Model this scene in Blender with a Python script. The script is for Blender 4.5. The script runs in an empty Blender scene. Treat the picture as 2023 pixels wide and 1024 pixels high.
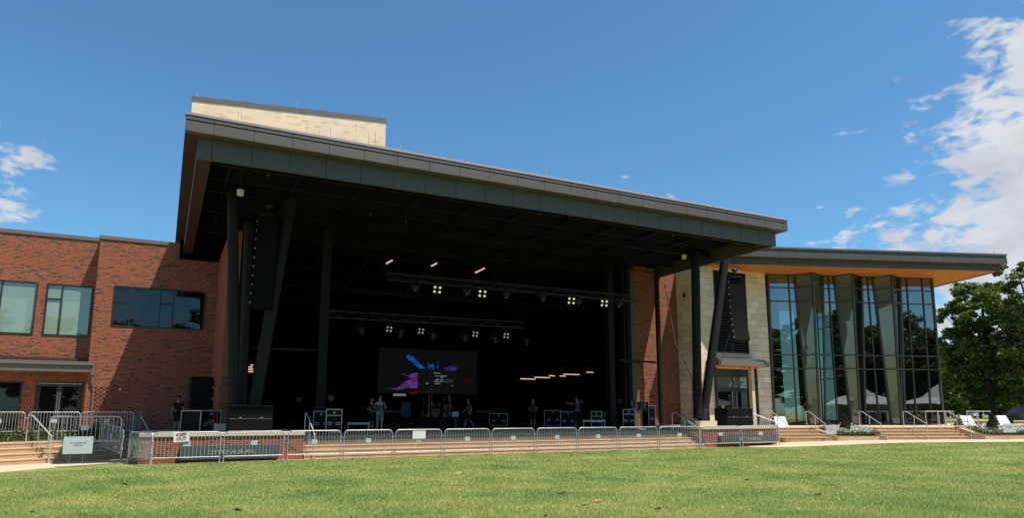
import bpy, math, random
from mathutils import Vector, Matrix
import numpy as np
random.seed(7); rng = np.random.default_rng(7)
R = math.radians
sc = bpy.context.scene
# ------------------------------------------------------------------ camera
FPX, CX, CY, PITCH, HEAD, EYE = 1349., 1011.5, 598., R(9.22), R(63.05), 1.72
cam = bpy.data.cameras.new('camera'); co = bpy.data.objects.new('camera', cam); sc.collection.objects.link(co)
co.location = (0, 0, EYE); co.rotation_euler = (R(90) + PITCH, 0, HEAD - R(90))
cam.sensor_width = 36; cam.lens = FPX / 2023 * 36; cam.shift_y = (CY - 512) / 2023
cam.clip_start = .1; cam.clip_end = 3000; sc.camera = co
# ------------------------------------------------------------------ sun, sky, exposure
L = Vector((-.28, .37, -1)).normalized()
EL = math.asin(-L.z); ROT = math.atan2(-L.x, -L.y)
sd = bpy.data.lights.new('sun', 'SUN'); sd.energy = 5.0; sd.angle = R(.53); sd.color = (1, .93, .83)
so = bpy.data.objects.new('sun', sd); sc.collection.objects.link(so); so.rotation_euler = (-L).to_track_quat('Z', 'Y').to_euler()
sc.view_settings.view_transform = 'Standard'; sc.view_settings.look = 'None'; sc.view_settings.gamma = 1
sc.view_settings.exposure = .60
FW = Vector((math.cos(HEAD) * math.cos(PITCH), math.sin(HEAD) * math.cos(PITCH), math.sin(PITCH)))
RT = Vector((math.sin(HEAD), -math.cos(HEAD), 0)); UP = RT.cross(FW); CAM = Vector((0, 0, EYE))
def ray(x, y): return FW + RT * ((x - CX) / FPX) - UP * ((y - CY) / FPX)
def PZ(x, y, z): d = ray(x, y); return CAM + d * ((z - EYE) / d.z)
def PY(x, y, Y): d = ray(x, y); return CAM + d * (Y / d.y)
def PN(x, y, p, n): d = ray(x, y); return CAM + d * ((p - CAM).dot(n) / d.dot(n))

class NT:
    def __init__(s, t): s.t = t; t.nodes.clear()
    def n(s, typ, **k):
        nd = s.t.nodes.new('ShaderNode' + typ)
        for a, v in k.items():
            if a.startswith('i_'):
                key = a[2:]; key = int(key) if key.isdigit() else key.replace('_', ' ')
                if isinstance(v, bpy.types.NodeSocket): s.t.links.new(v, nd.inputs[key])
                else: nd.inputs[key].default_value = v
            else: setattr(nd, a, v)
        return nd
    def l(s, a, b): s.t.links.new(a, b)
    def math(s, op, a, b=None, c=None, clamp=False):
        m = s.n('Math', operation=op); m.use_clamp = clamp
        for i, v in enumerate((a, b, c)):
            if v is None: continue
            if isinstance(v, bpy.types.NodeSocket): s.l(v, m.inputs[i])
            else: m.inputs[i].default_value = v
        return m.outputs[0]
    def mix(s, f, a, b, typ='RGBA', bt='MIX'):
        m = s.n('Mix', data_type=typ); m.blend_type = bt if typ == 'RGBA' else 'MIX'
        ia, ib = (6, 7) if typ == 'RGBA' else (2, 3)
        for i, v in ((0, f), (ia, a), (ib, b)):
            if isinstance(v, bpy.types.NodeSocket): s.l(v, m.inputs[i])
            elif i and typ == 'RGBA': m.inputs[i].default_value = (*v, 1) if len(v) == 3 else v
            else: m.inputs[i].default_value = v
        return m.outputs[2 if typ == 'RGBA' else 0]
    def ramp(s, f, stops, interp='LINEAR'):
        r = s.n('ValToRGB'); r.color_ramp.interpolation = interp; e = r.color_ramp.elements
        while len(e) < len(stops): e.new(.5)
        for i, (p, c) in enumerate(stops): e[i].position = p; e[i].color = (*c, 1) if len(c) == 3 else c
        s.l(f, r.inputs[0]); return r.outputs[0]

w = bpy.data.worlds.new('World'); sc.world = w; w.use_nodes = True
T = NT(w.node_tree)
sky = T.n('TexSky', sky_type='NISHITA'); sky.sun_disc = False; sky.sun_elevation = EL; sky.sun_rotation = ROT
sky.altitude = 200; sky.air_density = 1.0; sky.dust_density = .6; sky.ozone_density = 2.2
tc = T.n('TexCoord').outputs['Generated']
nrm = T.n('VectorMath', operation='NORMALIZE', i_0=tc).outputs[0]
sep = T.n('SeparateXYZ', i_0=nrm)
zc = T.math('MAXIMUM', sep.outputs[2], 0.0)
# clouds live on a flat layer overhead: project the direction onto it
den = T.math('ADD', zc, .16)
pv = T.n('CombineXYZ', i_0=T.math('DIVIDE', sep.outputs[0], den), i_1=T.math('DIVIDE', sep.outputs[1], den), i_2=0.0).outputs[0]
def blob(x, y, rad, amp, sv=1.0):
    d = ray(x, y).normalized()
    df = T.n('VectorMath', operation='SUBTRACT', i_0=nrm); df.inputs[1].default_value = d
    m = T.n('VectorMath', operation='MULTIPLY', i_0=df.outputs[0]); m.inputs[1].default_value = (1, 1, sv)
    ln = T.n('VectorMath', operation='LENGTH', i_0=m.outputs[0]).outputs['Value']
    mr = T.n('MapRange', interpolation_type='SMOOTHSTEP', i_0=ln); mr.inputs[1].default_value = 0; mr.inputs[2].default_value = rad
    mr.inputs[3].default_value = amp; mr.inputs[4].default_value = 0
    return mr.outputs[0]
cov = None
for bb in [(2210, 350, .30, .80, .8), (2130, 500, .30, .74, 1.0), (1960, 500, .22, .56, 1.4), (1830, 505, .25, .50, 2.2), (1960, 600, .26, .54, 1.1), (2090, 170, .085, .56, 1.), (1760, 475, .10, .40, 3.), (2010, 200, .05, .42, 1.2),
           (40, 312, .062, .50, 1.4), (5, 410, .07, .54, 1.3), (1237, 349, .020, .44, 2.), (1325, 390, .028, .40, 1.5), (-20, 240, .03, .4, 1.5), (75, 415, .02, .36, 1.2),
           (1925, 243, .05, .36, 2.2), (1787, 357, .045, .38, 2.2), (1620, 410, .018, .44, 2.), (1735, 445, .022, .44, 2.), (1690, 415, .05, .34, 2.6), (1840, 180, .02, .26, 1.5), (1900, 185, .03, .30, 2.),
           (1750, 215, .05, .20, 1.5), (1700, 300, .10, .15, .7), (1720, 480, .12, .38, 3.4), (1620, 480, .06, .34, 4.), (1860, 400, .08, .36, 2.), (1780, 420, .05, .36, 2.5), (1950, 300, .06, .36, 1.6), (2200, 760, .4, .4, 1.2)]:
    b_ = blob(*bb); cov = b_ if cov is None else T.math('MAXIMUM', cov, b_)
# the half of the sky behind the camera: broken cumulus (it shows in the glass)
fd = T.n('VectorMath', operation='DOT_PRODUCT', i_0=nrm); fd.inputs[1].default_value = (math.cos(HEAD), math.sin(HEAD), 0)
back = T.n('MapRange', interpolation_type='SMOOTHSTEP', i_0=fd.outputs['Value']); back.inputs[1].default_value = .15; back.inputs[2].default_value = -.3
back.inputs[3].default_value = 0; back.inputs[4].default_value = .20
cov = T.math('MAXIMUM', cov, back.outputs[0])
st = T.n('VectorMath', operation='MULTIPLY', i_0=nrm); st.inputs[1].default_value = (1, 1, 2.1)
n1 = T.n('TexNoise', i_Vector=st.outputs[0], i_Scale=26., i_Detail=9., i_Roughness=.58, i_Distortion=.35).outputs[0]
n0 = T.n('TexNoise', i_Vector=st.outputs[0], i_Scale=4.5, i_Detail=3., i_Roughness=.5).outputs[0]
nn = T.math('ADD', T.math('MULTIPLY', n1, .72), T.math('MULTIPLY', n0, .28))
nn = T.math('ADD', T.math('MULTIPLY', T.math('SUBTRACT', nn, .5), 1.7), .5)
dn = T.math('ADD', nn, cov)
al = T.n('MapRange', interpolation_type='SMOOTHSTEP', i_0=dn); al.inputs[1].default_value = .80; al.inputs[2].default_value = 1.06
n2 = T.n('TexNoise', i_Vector=st.outputs[0], i_Scale=9., i_Detail=6., i_Roughness=.55).outputs[0]
ccol = T.ramp(n2, [(.30, (5.2, 5.6, 6.3)), (.50, (7.0, 7.3, 7.8)), (.66, (8.2, 8.4, 8.7))])
tint = T.mix(1.0, sky.outputs[0], (.90, 1.46, 1.66), bt='MULTIPLY')
colr = T.mix(T.math('MULTIPLY', al.outputs[0], .93), tint, ccol)
bg = T.n('Background', i_Color=colr, i_Strength=.062)
T.l(bg.outputs[0], T.n('OutputWorld').inputs[0])

# ------------------------------------------------------------------ helpers: objects
C = sc.collection
def tag(o, label=None, cat=None, group=None, kind=None):
    for k, v in (('label', label), ('category', cat), ('group', group), ('kind', kind)):
        if v: o[k] = v
    return o
def empty(name, loc, label, cat, group=None, rz=0):
    o = bpy.data.objects.new(name, None); C.objects.link(o); o.location = loc; o.rotation_euler = (0, 0, rz)
    o.empty_display_size = .2
    return tag(o, label, cat, group)
class MB:
    def __init__(s, M=None): s.v = []; s.f = []; s.M = M; s.sm = []; s.mi = []; s.cur = 0
    def add(s, vs, fs, smooth=False):
        b = len(s.v)
        s.v += [tuple(s.M @ Vector(p)) if s.M else tuple(p) for p in vs]
        s.f += [tuple(b + i for i in f) for f in fs]; s.sm += [smooth] * len(fs); s.mi += [s.cur] * len(fs); return s
    def box(s, x0, x1, y0, y1, z0, z1):
        x0, x1 = sorted((x0, x1)); y0, y1 = sorted((y0, y1)); z0, z1 = sorted((z0, z1))
        return s.add([(x0, y0, z0), (x1, y0, z0), (x1, y1, z0), (x0, y1, z0), (x0, y0, z1), (x1, y0, z1), (x1, y1, z1), (x0, y1, z1)],
                     [(0, 3, 2, 1), (4, 5, 6, 7), (0, 1, 5, 4), (1, 2, 6, 5), (2, 3, 7, 6), (3, 0, 4, 7)])
    def cbox(s, c, d): return s.box(c[0] - d[0] / 2, c[0] + d[0] / 2, c[1] - d[1] / 2, c[1] + d[1] / 2, c[2] - d[2] / 2, c[2] + d[2] / 2)
    def quad(s, a, b, c, d): return s.add([a, b, c, d], [(0, 1, 2, 3)])
    def bar(s, a, b, wd, ht=None, up=(0, 0, 1)):
        a, b = Vector(a), Vector(b); ht = ht or wd; d = (b - a).normalized(); u = Vector(up)
        if abs(d.dot(u)) > .98: u = Vector((1, 0, 0))
        sx = d.cross(u).normalized(); sy = sx.cross(d).normalized()
        vs = [p + sx * (i * wd / 2) + sy * (j * ht / 2) for p in (a, b) for i, j in ((-1, -1), (1, -1), (1, 1), (-1, 1))]
        return s.add(vs, [(0, 1, 2, 3), (7, 6, 5, 4), (0, 4, 5, 1), (1, 5, 6, 2), (2, 6, 7, 3), (3, 7, 4, 0)])
    def tube(s, pts, r, n=8, cap=True):
        pts = [Vector(p) for p in pts]; k = len(pts); rs = r if isinstance(r, (list, tuple)) else [r] * k
        vs = []; pu = None
        for i, p in enumerate(pts):
            d = ((pts[min(i + 1, k - 1)] - pts[i]).normalized() + (pts[i] - pts[max(i - 1, 0)]).normalized())
            if d.length < 1e-6: d = pts[min(i + 1, k - 1)] - pts[max(i - 1, 0)]
            d.normalize()
            if pu is None: pu = Vector((0, 0, 1)) if abs(d.z) < .9 else Vector((1, 0, 0))
            sx = d.cross(pu).normalized(); sy = sx.cross(d).normalized(); pu = sy
            for j in range(n):
                a = 2 * math.pi * j / n; vs.append(p + sx * (rs[i] * math.cos(a)) + sy * (rs[i] * math.sin(a)))
        fs = [(i * n + j, i * n + (j + 1) % n, (i + 1) * n + (j + 1) % n, (i + 1) * n + j) for i in range(k - 1) for j in range(n)]
        s.add(vs, fs, True)
        if cap: s.add([vs[j] for j in range(n)] + [vs[(k - 1) * n + j] for j in range(n)], [tuple(range(n))[::-1], tuple(range(n, 2 * n))])
        return s
    def prism(s, poly, h):      # closed polygon of 3-D points, extruded along h
        n = len(poly); h = Vector(h); a = [Vector(p) for p in poly]
        return s.add(a + [p + h for p in a], [tuple(range(n))[::-1], tuple(range(n, 2 * n))] + [(i, (i + 1) % n, n + (i + 1) % n, n + i) for i in range(n)])
    def ball(s, c, r, n=10, m=7, sc3=(1, 1, 1)):
        vs = []; 
        for i in range(m + 1):
            t = math.pi * i / m
            for j in range(n):
                a = 2 * math.pi * j / n
                vs.append((c[0] + r * sc3[0] * math.sin(t) * math.cos(a), c[1] + r * sc3[1] * math.sin(t) * math.sin(a), c[2] + r * sc3[2] * math.cos(t)))
        return s.add(vs, [(i * n + j, (i + 1) * n + j, (i + 1) * n + (j + 1) % n, i * n + (j + 1) % n) for i in range(m) for j in range(n)], True)
    def disc(s, c, nrm, r, n=14, t=.01):
        nrm = Vector(nrm).normalized(); return s.tube([Vector(c) - nrm * t / 2, Vector(c) + nrm * t / 2], r, n)
    def build(s, name, m, parent=None, world=True, bevel=0):
        me = bpy.data.meshes.new(name); me.from_pydata(s.v, [], s.f)
        if any(s.sm): me.polygons.foreach_set('use_smooth', s.sm)
        me.update()
        for q_ in (m if isinstance(m, list) else [m]): me.materials.append(q_)
        if any(s.mi): me.polygons.foreach_set('material_index', s.mi)
        o = bpy.data.objects.new(name, me); C.objects.link(o)
        if parent:
            o.parent = parent
            if world:
                r = parent; off = Vector((0, 0, 0))
                while r: off += r.location; r = r.parent
                o.location = -off
        if bevel:
            bv = o.modifiers.new('bevel', 'BEVEL'); bv.width = bevel; bv.segments = 2; bv.limit_method = 'ANGLE'
        return o
def dup(root, loc=None, rz=None, label=None, group=None, sx=None):
    r = root.copy(); C.objects.link(r)
    if loc is not None: r.location = loc
    if rz is not None: r.rotation_euler = (0, 0, rz)
    if sx: r.scale = (sx, 1, 1)
    if label: r['label'] = label
    if group: r['group'] = group
    for ch in [o for o in KIDS(root)]:
        c = ch.copy(); C.objects.link(c); c.parent = r
        for g in KIDS(ch):
            d = g.copy(); C.objects.link(d); d.parent = c
    return r
def KIDS(o): return [c for c in C.objects if c.parent == o]

# ------------------------------------------------------------------ helpers: materials
def mat(name, col, rough=.6, metal=0., var=.12, vs=3., bump=0., bs=40., spec=.5, coords='Object', stretch=(1, 1, 1), dirt=None):
    m = bpy.data.materials.new(name); m.use_nodes = True; t = NT(m.node_tree)
    tcn = t.n('TexCoord').outputs[coords]
    mp = t.n('Mapping', i_Vector=tcn); mp.inputs['Scale'].default_value = stretch
    nz = t.n('TexNoise', i_Vector=mp.outputs[0], i_Scale=vs, i_Detail=6., i_Roughness=.6).outputs[0]
    lo = tuple(c * (1 - var) for c in col); hi = tuple(min(1, c * (1 + var)) for c in col)
    c = t.ramp(nz, [(.3, lo), (.7, hi)])
    if dirt:
        nd = t.n('TexNoise', i_Vector=mp.outputs[0], i_Scale=dirt[1], i_Detail=8., i_Roughness=.7).outputs[0]
        c = t.mix(t.ramp(nd, [(.52, (0, 0, 0)), (.75, (1, 1, 1))]), c, dirt[0])
    p = t.n('BsdfPrincipled', i_Base_Color=c, i_Roughness=rough, i_Metallic=metal); p.inputs['Specular IOR Level'].default_value = spec
    if bump:
        nb = t.n('TexNoise', i_Vector=mp.outputs[0], i_Scale=bs, i_Detail=5.).outputs[0]
        t.l(t.n('Bump', i_Height=nb, i_Strength=bump, i_Distance=.02).outputs[0], p.inputs['Normal'])
    t.l(p.outputs[0], t.n('OutputMaterial').inputs[0]); return m
def emit(name, col, st):
    m = bpy.data.materials.new(name); m.use_nodes = True; t = NT(m.node_tree)
    t.l(t.n('Emission', i_Color=(*col, 1), i_Strength=st).outputs[0], t.n('OutputMaterial').inputs[0]); return m
def brick(name, bw, rh, ms, stops, mortar, bump=.5, rough=.85, off=.5, swap=False, ang=0., big=.12):
    m = bpy.data.materials.new(name); m.use_nodes = True; t = NT(m.node_tree)
    tcn = t.n('TexCoord'); pos = tcn.outputs['Object']
    if ang:
        mp = t.n('Mapping', i_Vector=pos); mp.inputs['Rotation'].default_value = (0, 0, ang); pos = mp.outputs[0]
    s = t.n('SeparateXYZ', i_0=pos); nx = t.n('SeparateXYZ', i_0=tcn.outputs['Normal'])
    side = t.math('GREATER_THAN', t.math('ABSOLUTE', nx.outputs[0]), .6)
    u = t.mix(side, s.outputs[0], s.outputs[1], typ='FLOAT')
    v = t.n('CombineXYZ', i_0=u, i_1=s.outputs[2], i_2=0.).outputs[0]
    b = t.n('TexBrick', i_Vector=v, i_Scale=1., i_Mortar_Size=ms, i_Mortar_Smooth=.2, i_Brick_Width=bw, i_Row_Height=rh)
    b.offset = off; b.inputs['Color1'].default_value = (0, 0, 0, 1); b.inputs['Color2'].default_value = (1, 1, 1, 1); b.inputs['Mortar'].default_value = (.5, .5, .5, 1)
    c = t.ramp(b.outputs[0], stops, 'LINEAR')
    nz = t.n('TexNoise', i_Vector=pos, i_Scale=.7, i_Detail=7., i_Roughness=.65).outputs[0]
    k = t.ramp(nz, [(.3, (1 - big,) * 3), (.7, (1 + big,) * 3)])
    c = t.mix(1., c, k, bt='MULTIPLY')
    c = t.mix(b.outputs[1], c, mortar)
    p = t.n('BsdfPrincipled', i_Base_Color=c, i_Roughness=rough); p.inputs['Specular IOR Level'].default_value = .25
    h = t.math('SUBTRACT', 1., b.outputs[1])
    nb = t.n('TexNoise', i_Vector=pos, i_Scale=60., i_Detail=4.).outputs[0]
    h = t.math('ADD', h, t.math('MULTIPLY', nb, .3))
    t.l(t.n('Bump', i_Height=h, i_Strength=bump, i_Distance=.008).outputs[0], p.inputs['Normal'])
    t.l(p.outputs[0], t.n('OutputMaterial').inputs[0]); return m
def glass(name, tintc, refl=.3, body=None, gtint=(.68, .74, .72)):
    m = bpy.data.materials.new(name); m.use_nodes = True; t = NT(m.node_tree)
    gl = t.n('BsdfGlossy', i_Color=(*gtint, 1), i_Roughness=.015)
    nz = t.n('TexNoise', i_Vector=t.n('TexCoord').outputs['Object'], i_Scale=.45, i_Detail=1.).outputs[0]
    t.l(t.n('Bump', i_Height=nz, i_Strength=.18, i_Distance=.05).outputs[0], gl.inputs['Normal'])
    if body: bd = t.n('BsdfDiffuse', i_Color=(*body, 1))
    else: bd = t.n('BsdfTransparent', i_Color=(*tintc, 1))
    fr = t.n('Fresnel', i_IOR=1.5).outputs[0]
    f = t.math('ADD', t.math('MULTIPLY', fr, 1.0), refl, clamp=True)
    mx = t.n('MixShader', i_0=f, i_1=bd.outputs[0], i_2=gl.outputs[0])
    t.l(mx.outputs[0], t.n('OutputMaterial').inputs[0]); return m
BR = [(0, (.15, .029, .014)), (.25, (.205, .042, .019)), (.55, (.24, .055, .025)), (.80, (.18, .037, .018)), (.82, (.15, .033, .017)), (.84, (.035, .024, .022)), (1, (.025, .018, .018))]
M = dict(
    brick=brick('red_brick', .213, .0667, .0060, BR, (.43, .265, .165)),
    cream=brick('cream_brick', .42, .16, .012, [(0, (.80, .61, .43)), (.6, (.84, .65, .46)), (.82, (.80, .61, .43)), (1, (.66, .49, .34))], (.72, .54, .38), bump=.4, ang=R(11)),
    stone=brick('limestone', .82, .405, .011, [(0, (.58, .49, .36)), (.5, (.66, .565, .43)), (1, (.74, .65, .51))], (.36, .29, .21), bump=.35, off=.37, big=.10),
    fascia=mat('grey_metal_panel', (.078, .067, .061), .55, .1, .05, .6),
    joint=mat('dark_joint', (.012, .012, .012), .9),
    coping=mat('coping_metal', (.14, .124, .108), .5, .15, .06),
    bronze=mat('bronze_soffit_metal', (.055, .030, .020), .5, .2, .1),
    frame=mat('dark_bronze_frame', (.035, .032, .030), .4, .4, .1),
    steelb=mat('black_steel', (.008, .008, .008), .45, .0, .1, spec=.3),
    col=mat('charcoal_painted_steel', (.013, .012, .011), .55, .0, .12, spec=.15),
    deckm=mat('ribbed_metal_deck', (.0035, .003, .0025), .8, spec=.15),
    black=mat('black_drape', (.0025, .0025, .0025), .95, spec=.05),
    floor=mat('stage_floor_black', (.006, .006, .006), .7, spec=.2),
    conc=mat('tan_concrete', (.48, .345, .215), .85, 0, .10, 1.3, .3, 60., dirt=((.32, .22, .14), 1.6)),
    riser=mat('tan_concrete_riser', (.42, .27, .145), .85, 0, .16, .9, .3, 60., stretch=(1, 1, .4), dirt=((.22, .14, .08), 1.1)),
    cap=mat('cast_stone_cap', (.52, .43, .31), .8, 0, .08, 2., .2, 50.),
    walk=mat('tan_pavement', (.52, .38, .25), .9, 0, .08, .8, .25, 90., dirt=((.46, .33, .22), .6)),
    galv=mat('galvanised_steel', (.40, .41, .42), .45, .5, .15, 8.),
    steel=mat('brushed_steel', (.58, .57, .55), .4, .45, .1, 8.),
    alu=mat('aluminium_edge', (.36, .37, .38), .4, .5, .1),
    case=mat('flight_case_laminate', (.006, .006, .0065), .6, 0, .2, 6., spec=.15),
    spk=mat('speaker_grille', (.003, .0034, .0036), .75, 0, .3, 30., .4, 200., spec=.12),
    plate=mat('pale_blue_plate', (.36, .44, .45), .5, 0, .06),
    white=mat('white_sign_board', (.60, .60, .585), .6, 0, .03),
    grey=mat('pale_grey_sign_board', (.42, .47, .47), .6, 0, .03),
    maroon=mat('maroon_lettering', (.18, .012, .02), .6),
    ink=mat('dark_lettering', (.05, .05, .05), .7),
    silver=mat('silver_lettering', (.40, .42, .42), .4, .2),
    sign=mat('slate_metal_sign', (.085, .105, .108), .35, .45, .08, 2.),
    wood=None,
    curtain=mat('pale_green_curtain', (.22, .27, .235), .9, 0, .08, 3., stretch=(6, 6, .3)),
    hallwall=mat('hall_inner_wall', (.15, .175, .16), .9),
    skin=mat('skin', (.42, .22, .14), .5, 0, .05), hair=mat('dark_hair', (.02, .013, .01), .6),
    shirtb=mat('black_tshirt', (.008, .008, .009), .9), shirtg=mat('charcoal_tshirt', (.075, .082, .078), .9),
    shirtr=mat('dark_red_tshirt', (.09, .012, .014), .9), shirtn=mat('navy_tshirt', (.05, .065, .085), .9), shorts=mat('tan_shorts', (.20, .18, .155), .9),
    bshorts=mat('black_shorts', (.008, .008, .009), .9), shoe=mat('shoe', (.03, .03, .03), .7),
    bark=mat('bark', (.06, .045, .032), .9, 0, .3, 6., .6, 20.),
    soil=mat('mulch', (.10, .06, .04), .95, 0, .4, 12., .5, 40.),
    red=mat('red_strap', (.45, .01, .01), .6), blueb=mat('blue_plastic', (.05, .09, .22), .4),
    bin=mat('blue_grey_bin', (.06, .075, .085), .5), orange=mat('orange_light_amber', (.55, .22, .03), .5),
    cream_l=mat('cream_lamp_glass', (.55, .50, .36), .4), tent=mat('white_tent_canvas', (.5, .5, .5), .8),
    carw=mat('white_car_paint', (.6, .6, .62), .25, .1), carb=mat('dark_car_paint', (.02, .022, .03), .2, .3), tyre=mat('tyre', (.015, .015, .015), .8),
    winpale=glass('pale_green_glazing', None, .10, (.17, .24, .20)),
    windark=glass('dark_glazing', None, .06, (.006, .007, .007), (.42, .47, .48)),
    winblue=glass('hall_glass', (.19, .235, .215), .24),
    winright=glass('hall_glass_opaline', None, .10, (.105, .130, .112)),
    wingreen=glass('hall_glass_green', (.30, .39, .34), .12),
    chrome=mat('chrome', (.30, .30, .31), .3, .8), drum=mat('drum_shell', (.02, .02, .022), .2), head=mat('drum_head', (.5, .5, .48), .5),
    crate=mat('greyblue_cabinet', (.035, .045, .055), .6),
)
def woodmat():
    m = bpy.data.materials.new('orange_wood_soffit'); m.use_nodes = True; t = NT(m.node_tree)
    mp = t.n('Mapping', i_Vector=t.n('TexCoord').outputs['Object']); mp.inputs['Rotation'].default_value = (0, 0, R(19.85))
    s = t.n('SeparateXYZ', i_0=mp.outputs[0])
    wv = t.math('FRACT', t.math('MULTIPLY', s.outputs[1], 7.0))
    g = t.math('LESS_THAN', wv, .10)
    st_ = t.n('Mapping', i_Vector=mp.outputs[0]); st_.inputs['Scale'].default_value = (.5, 7, 1)
    nz = t.n('TexNoise', i_Vector=st_.outputs[0], i_Scale=2., i_Detail=6.).outputs[0]
    c = t.ramp(nz, [(.3, (.50, .150, .035)), (.7, (.68, .235, .060))])
    c = t.mix(g, c, (.20, .06, .018))
    p = t.n('BsdfPrincipled', i_Base_Color=c, i_Roughness=.45)
    t.l(p.outputs[0], t.n('OutputMaterial').inputs[0]); return m
M['wood'] = woodmat()
def leafmat(name, a, b, tr=.35, patch=None):
    m = bpy.data.materials.new(name); m.use_nodes = True; t = NT(m.node_tree)
    nz = t.n('TexNoise', i_Vector=t.n('TexCoord').outputs['Object'], i_Scale=.8, i_Detail=8., i_Roughness=.8).outputs[0]
    rnd = t.n('NewGeometry').outputs['Random Per Island']
    c = t.mix(t.math('ADD', t.math('MULTIPLY', nz, .5), t.math('MULTIPLY', rnd, .5)), a, b)
    if patch:
        pn = t.n('TexNoise', i_Vector=t.n('TexCoord').outputs['Object'], i_Scale=.42, i_Detail=5., i_Roughness=.65).outputs[0]
        c = t.mix(1., c, t.ramp(pn, patch), bt='MULTIPLY')
    d = t.n('BsdfPrincipled', i_Base_Color=c, i_Roughness=.5); d.inputs['Specular IOR Level'].default_value = .35
    tr_ = t.n('BsdfTranslucent', i_Color=t.mix(1., c, (1.1, 1.25, .6), bt='MULTIPLY'))
    t.l(t.n('MixShader', i_0=tr, i_1=d.outputs[0], i_2=tr_.outputs[0]).outputs[0], t.n('OutputMaterial').inputs[0]); return m
M['leaf'] = leafmat('pecan_leaves', (.05, .085, .012), (.16, .20, .040))
M['leafd'] = leafmat('dark_leaves', (.018, .036, .008), (.055, .085, .018))
M['leafl'] = leafmat('bright_leaves', (.05, .085, .012), (.11, .15, .028))
M['shrubd'] = leafmat('bed_leaves', (.025, .05, .01), (.07, .11, .025))
M['shrub'] = leafmat('shrub_leaves', (.04, .08, .015), (.10, .17, .04))
M['blade'] = leafmat('grass_blades', (.20, .265, .060), (.53, .52, .225), .3, [(.34, (.58, .78, .66)), (.45, (.80, .93, .82)), (.56, (1., 1., .95)), (.68, (1.22, 1.10, 1.08))])
def lawnmat():
    m = bpy.data.materials.new('lawn_turf'); m.use_nodes = True; t = NT(m.node_tree)
    o = t.n('TexCoord').outputs['Object']
    a = t.n('TexNoise', i_Vector=o, i_Scale=.42, i_Detail=5., i_Roughness=.65).outputs[0]
    b = t.n('TexNoise', i_Vector=o, i_Scale=30., i_Detail=6., i_Roughness=.8).outputs[0]
    c = t.ramp(a, [(.34, (.11, .18, .04)), (.5, (.205, .26, .065)), (.68, (.34, .325, .12))])
    k = t.ramp(b, [(.25, (.55, .55, .5)), (.75, (1.45, 1.4, 1.35))])
    c = t.mix(1., c, k, bt='MULTIPLY')
    p = t.n('BsdfPrincipled', i_Base_Color=c, i_Roughness=.9); p.inputs['Specular IOR Level'].default_value = .2
    t.l(t.n('Bump', i_Height=b, i_Strength=.9, i_Distance=.05).outputs[0], p.inputs['Normal'])
    t.l(p.outputs[0], t.n('OutputMaterial').inputs[0]); return m
M['lawn'] = lawnmat()

# ------------------------------------------------------------------ frames of reference
GA = Vector((math.cos(R(-19.85)), math.sin(R(-19.85)), 0)); GB = Vector((GA.y, -GA.x, 0)); P0 = PY(1520, 700, 32); P0.z = 0
def G(s, b, z): return P0 + GA * s + GB * b + Vector((0, 0, z))      # b grows towards the lawn
MG = Matrix(((GA.x, GB.x, 0, P0.x), (GA.y, GB.y, 0, P0.y), (0, 0, 1, 0), (0, 0, 0, 1)))
def ss(t): t = max(0., min(1., t)); return t * t * (3 - 2 * t)
def gz(x, y): return .20 * ss((x - 27.5) / 8)
DECK, PLAZA = .80, .95
# ------------------------------------------------------------------ ground
def grid(x0, x1, y0, y1, nx, ny, zf):
    mb = MB(); vs = []
    for j in range(ny + 1):
        for i in range(nx + 1):
            x = x0 + (x1 - x0) * i / nx; y = y0 + (y1 - y0) * j / ny; vs.append((x, y, zf(x, y)))
    return mb.add(vs, [(j * (nx + 1) + i, j * (nx + 1) + i + 1, (j + 1) * (nx + 1) + i + 1, (j + 1) * (nx + 1) + i) for j in range(ny) for i in range(nx)], True)
tag(grid(-700, 900, -700, 900, 800, 800, lambda x, y: gz(x, y) - .004).build('lawn', M['lawn']), kind='structure')
# walk strip before the stage and its angled ends
wk = MB()
aL = Vector((math.cos(R(32)), math.sin(R(32)), 0))
def wquad(pts, z=.006):
    wk.add([(p[0], p[1], gz(p[0], p[1]) + z) for p in pts], [(0, 1, 2, 3)])
e0 = PZ(0, 935, 0); e1 = PZ(150, 921, 0); e2 = PZ(300, 911, 0)
wk.prism([(e0 - aL * 20).to_tuple(), e0, e1, e2, (1.0, 26.75, 0), (1.0, 36, 0), (-30, 30, 0)], (0, 0, .012))
for i in range(14):
    x0, x1 = .98 + i * 2.09, .98 + (i + 1) * 2.09
    wquad([(x0, 26.60, 0), (x1, 26.60, 0), (x1, 27.6, 0), (x0, 27.6, 0)], .010)
for i in range(40):
    a, b = -5.6 + i * 1.5, -5.6 + (i + 1) * 1.5
    wquad([G(a, 8.65, 0), G(b, 8.65, 0), G(b, 2.0, 0), G(a, 2.0, 0)], .014)
tag(wk.build('pavement', M['walk']), kind='structure')

# ------------------------------------------------------------------ steps and terraces
def steps(name, Mx, s0, s1, n, rise, tread, z0, label, b0=0., skew=0.):
    root = empty(name, Mx @ Vector((s0, b0, z0)), label, 'steps')
    mr, mt = MB(Mx), MB(Mx)
    for i in range(n):
        yb = b0 + i * tread; z = z0 + i * rise; s0 += skew if i else 0
        mr.box(s0, s1, yb, b0 + n * tread + .3, z - (.3 if i == 0 else 0), z + rise - .035)
        mt.box(s0 - .001, s1 + .001, yb - .018, b0 + n * tread + .3, z + rise - .035, z + rise)
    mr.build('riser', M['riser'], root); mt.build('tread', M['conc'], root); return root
steps('stage_steps', Matrix.Identity(4), 4.92, 24.5, 5, DECK / 5, .35, 0, 'long run of tan concrete steps rising to the dark stage', 26.85)
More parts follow.
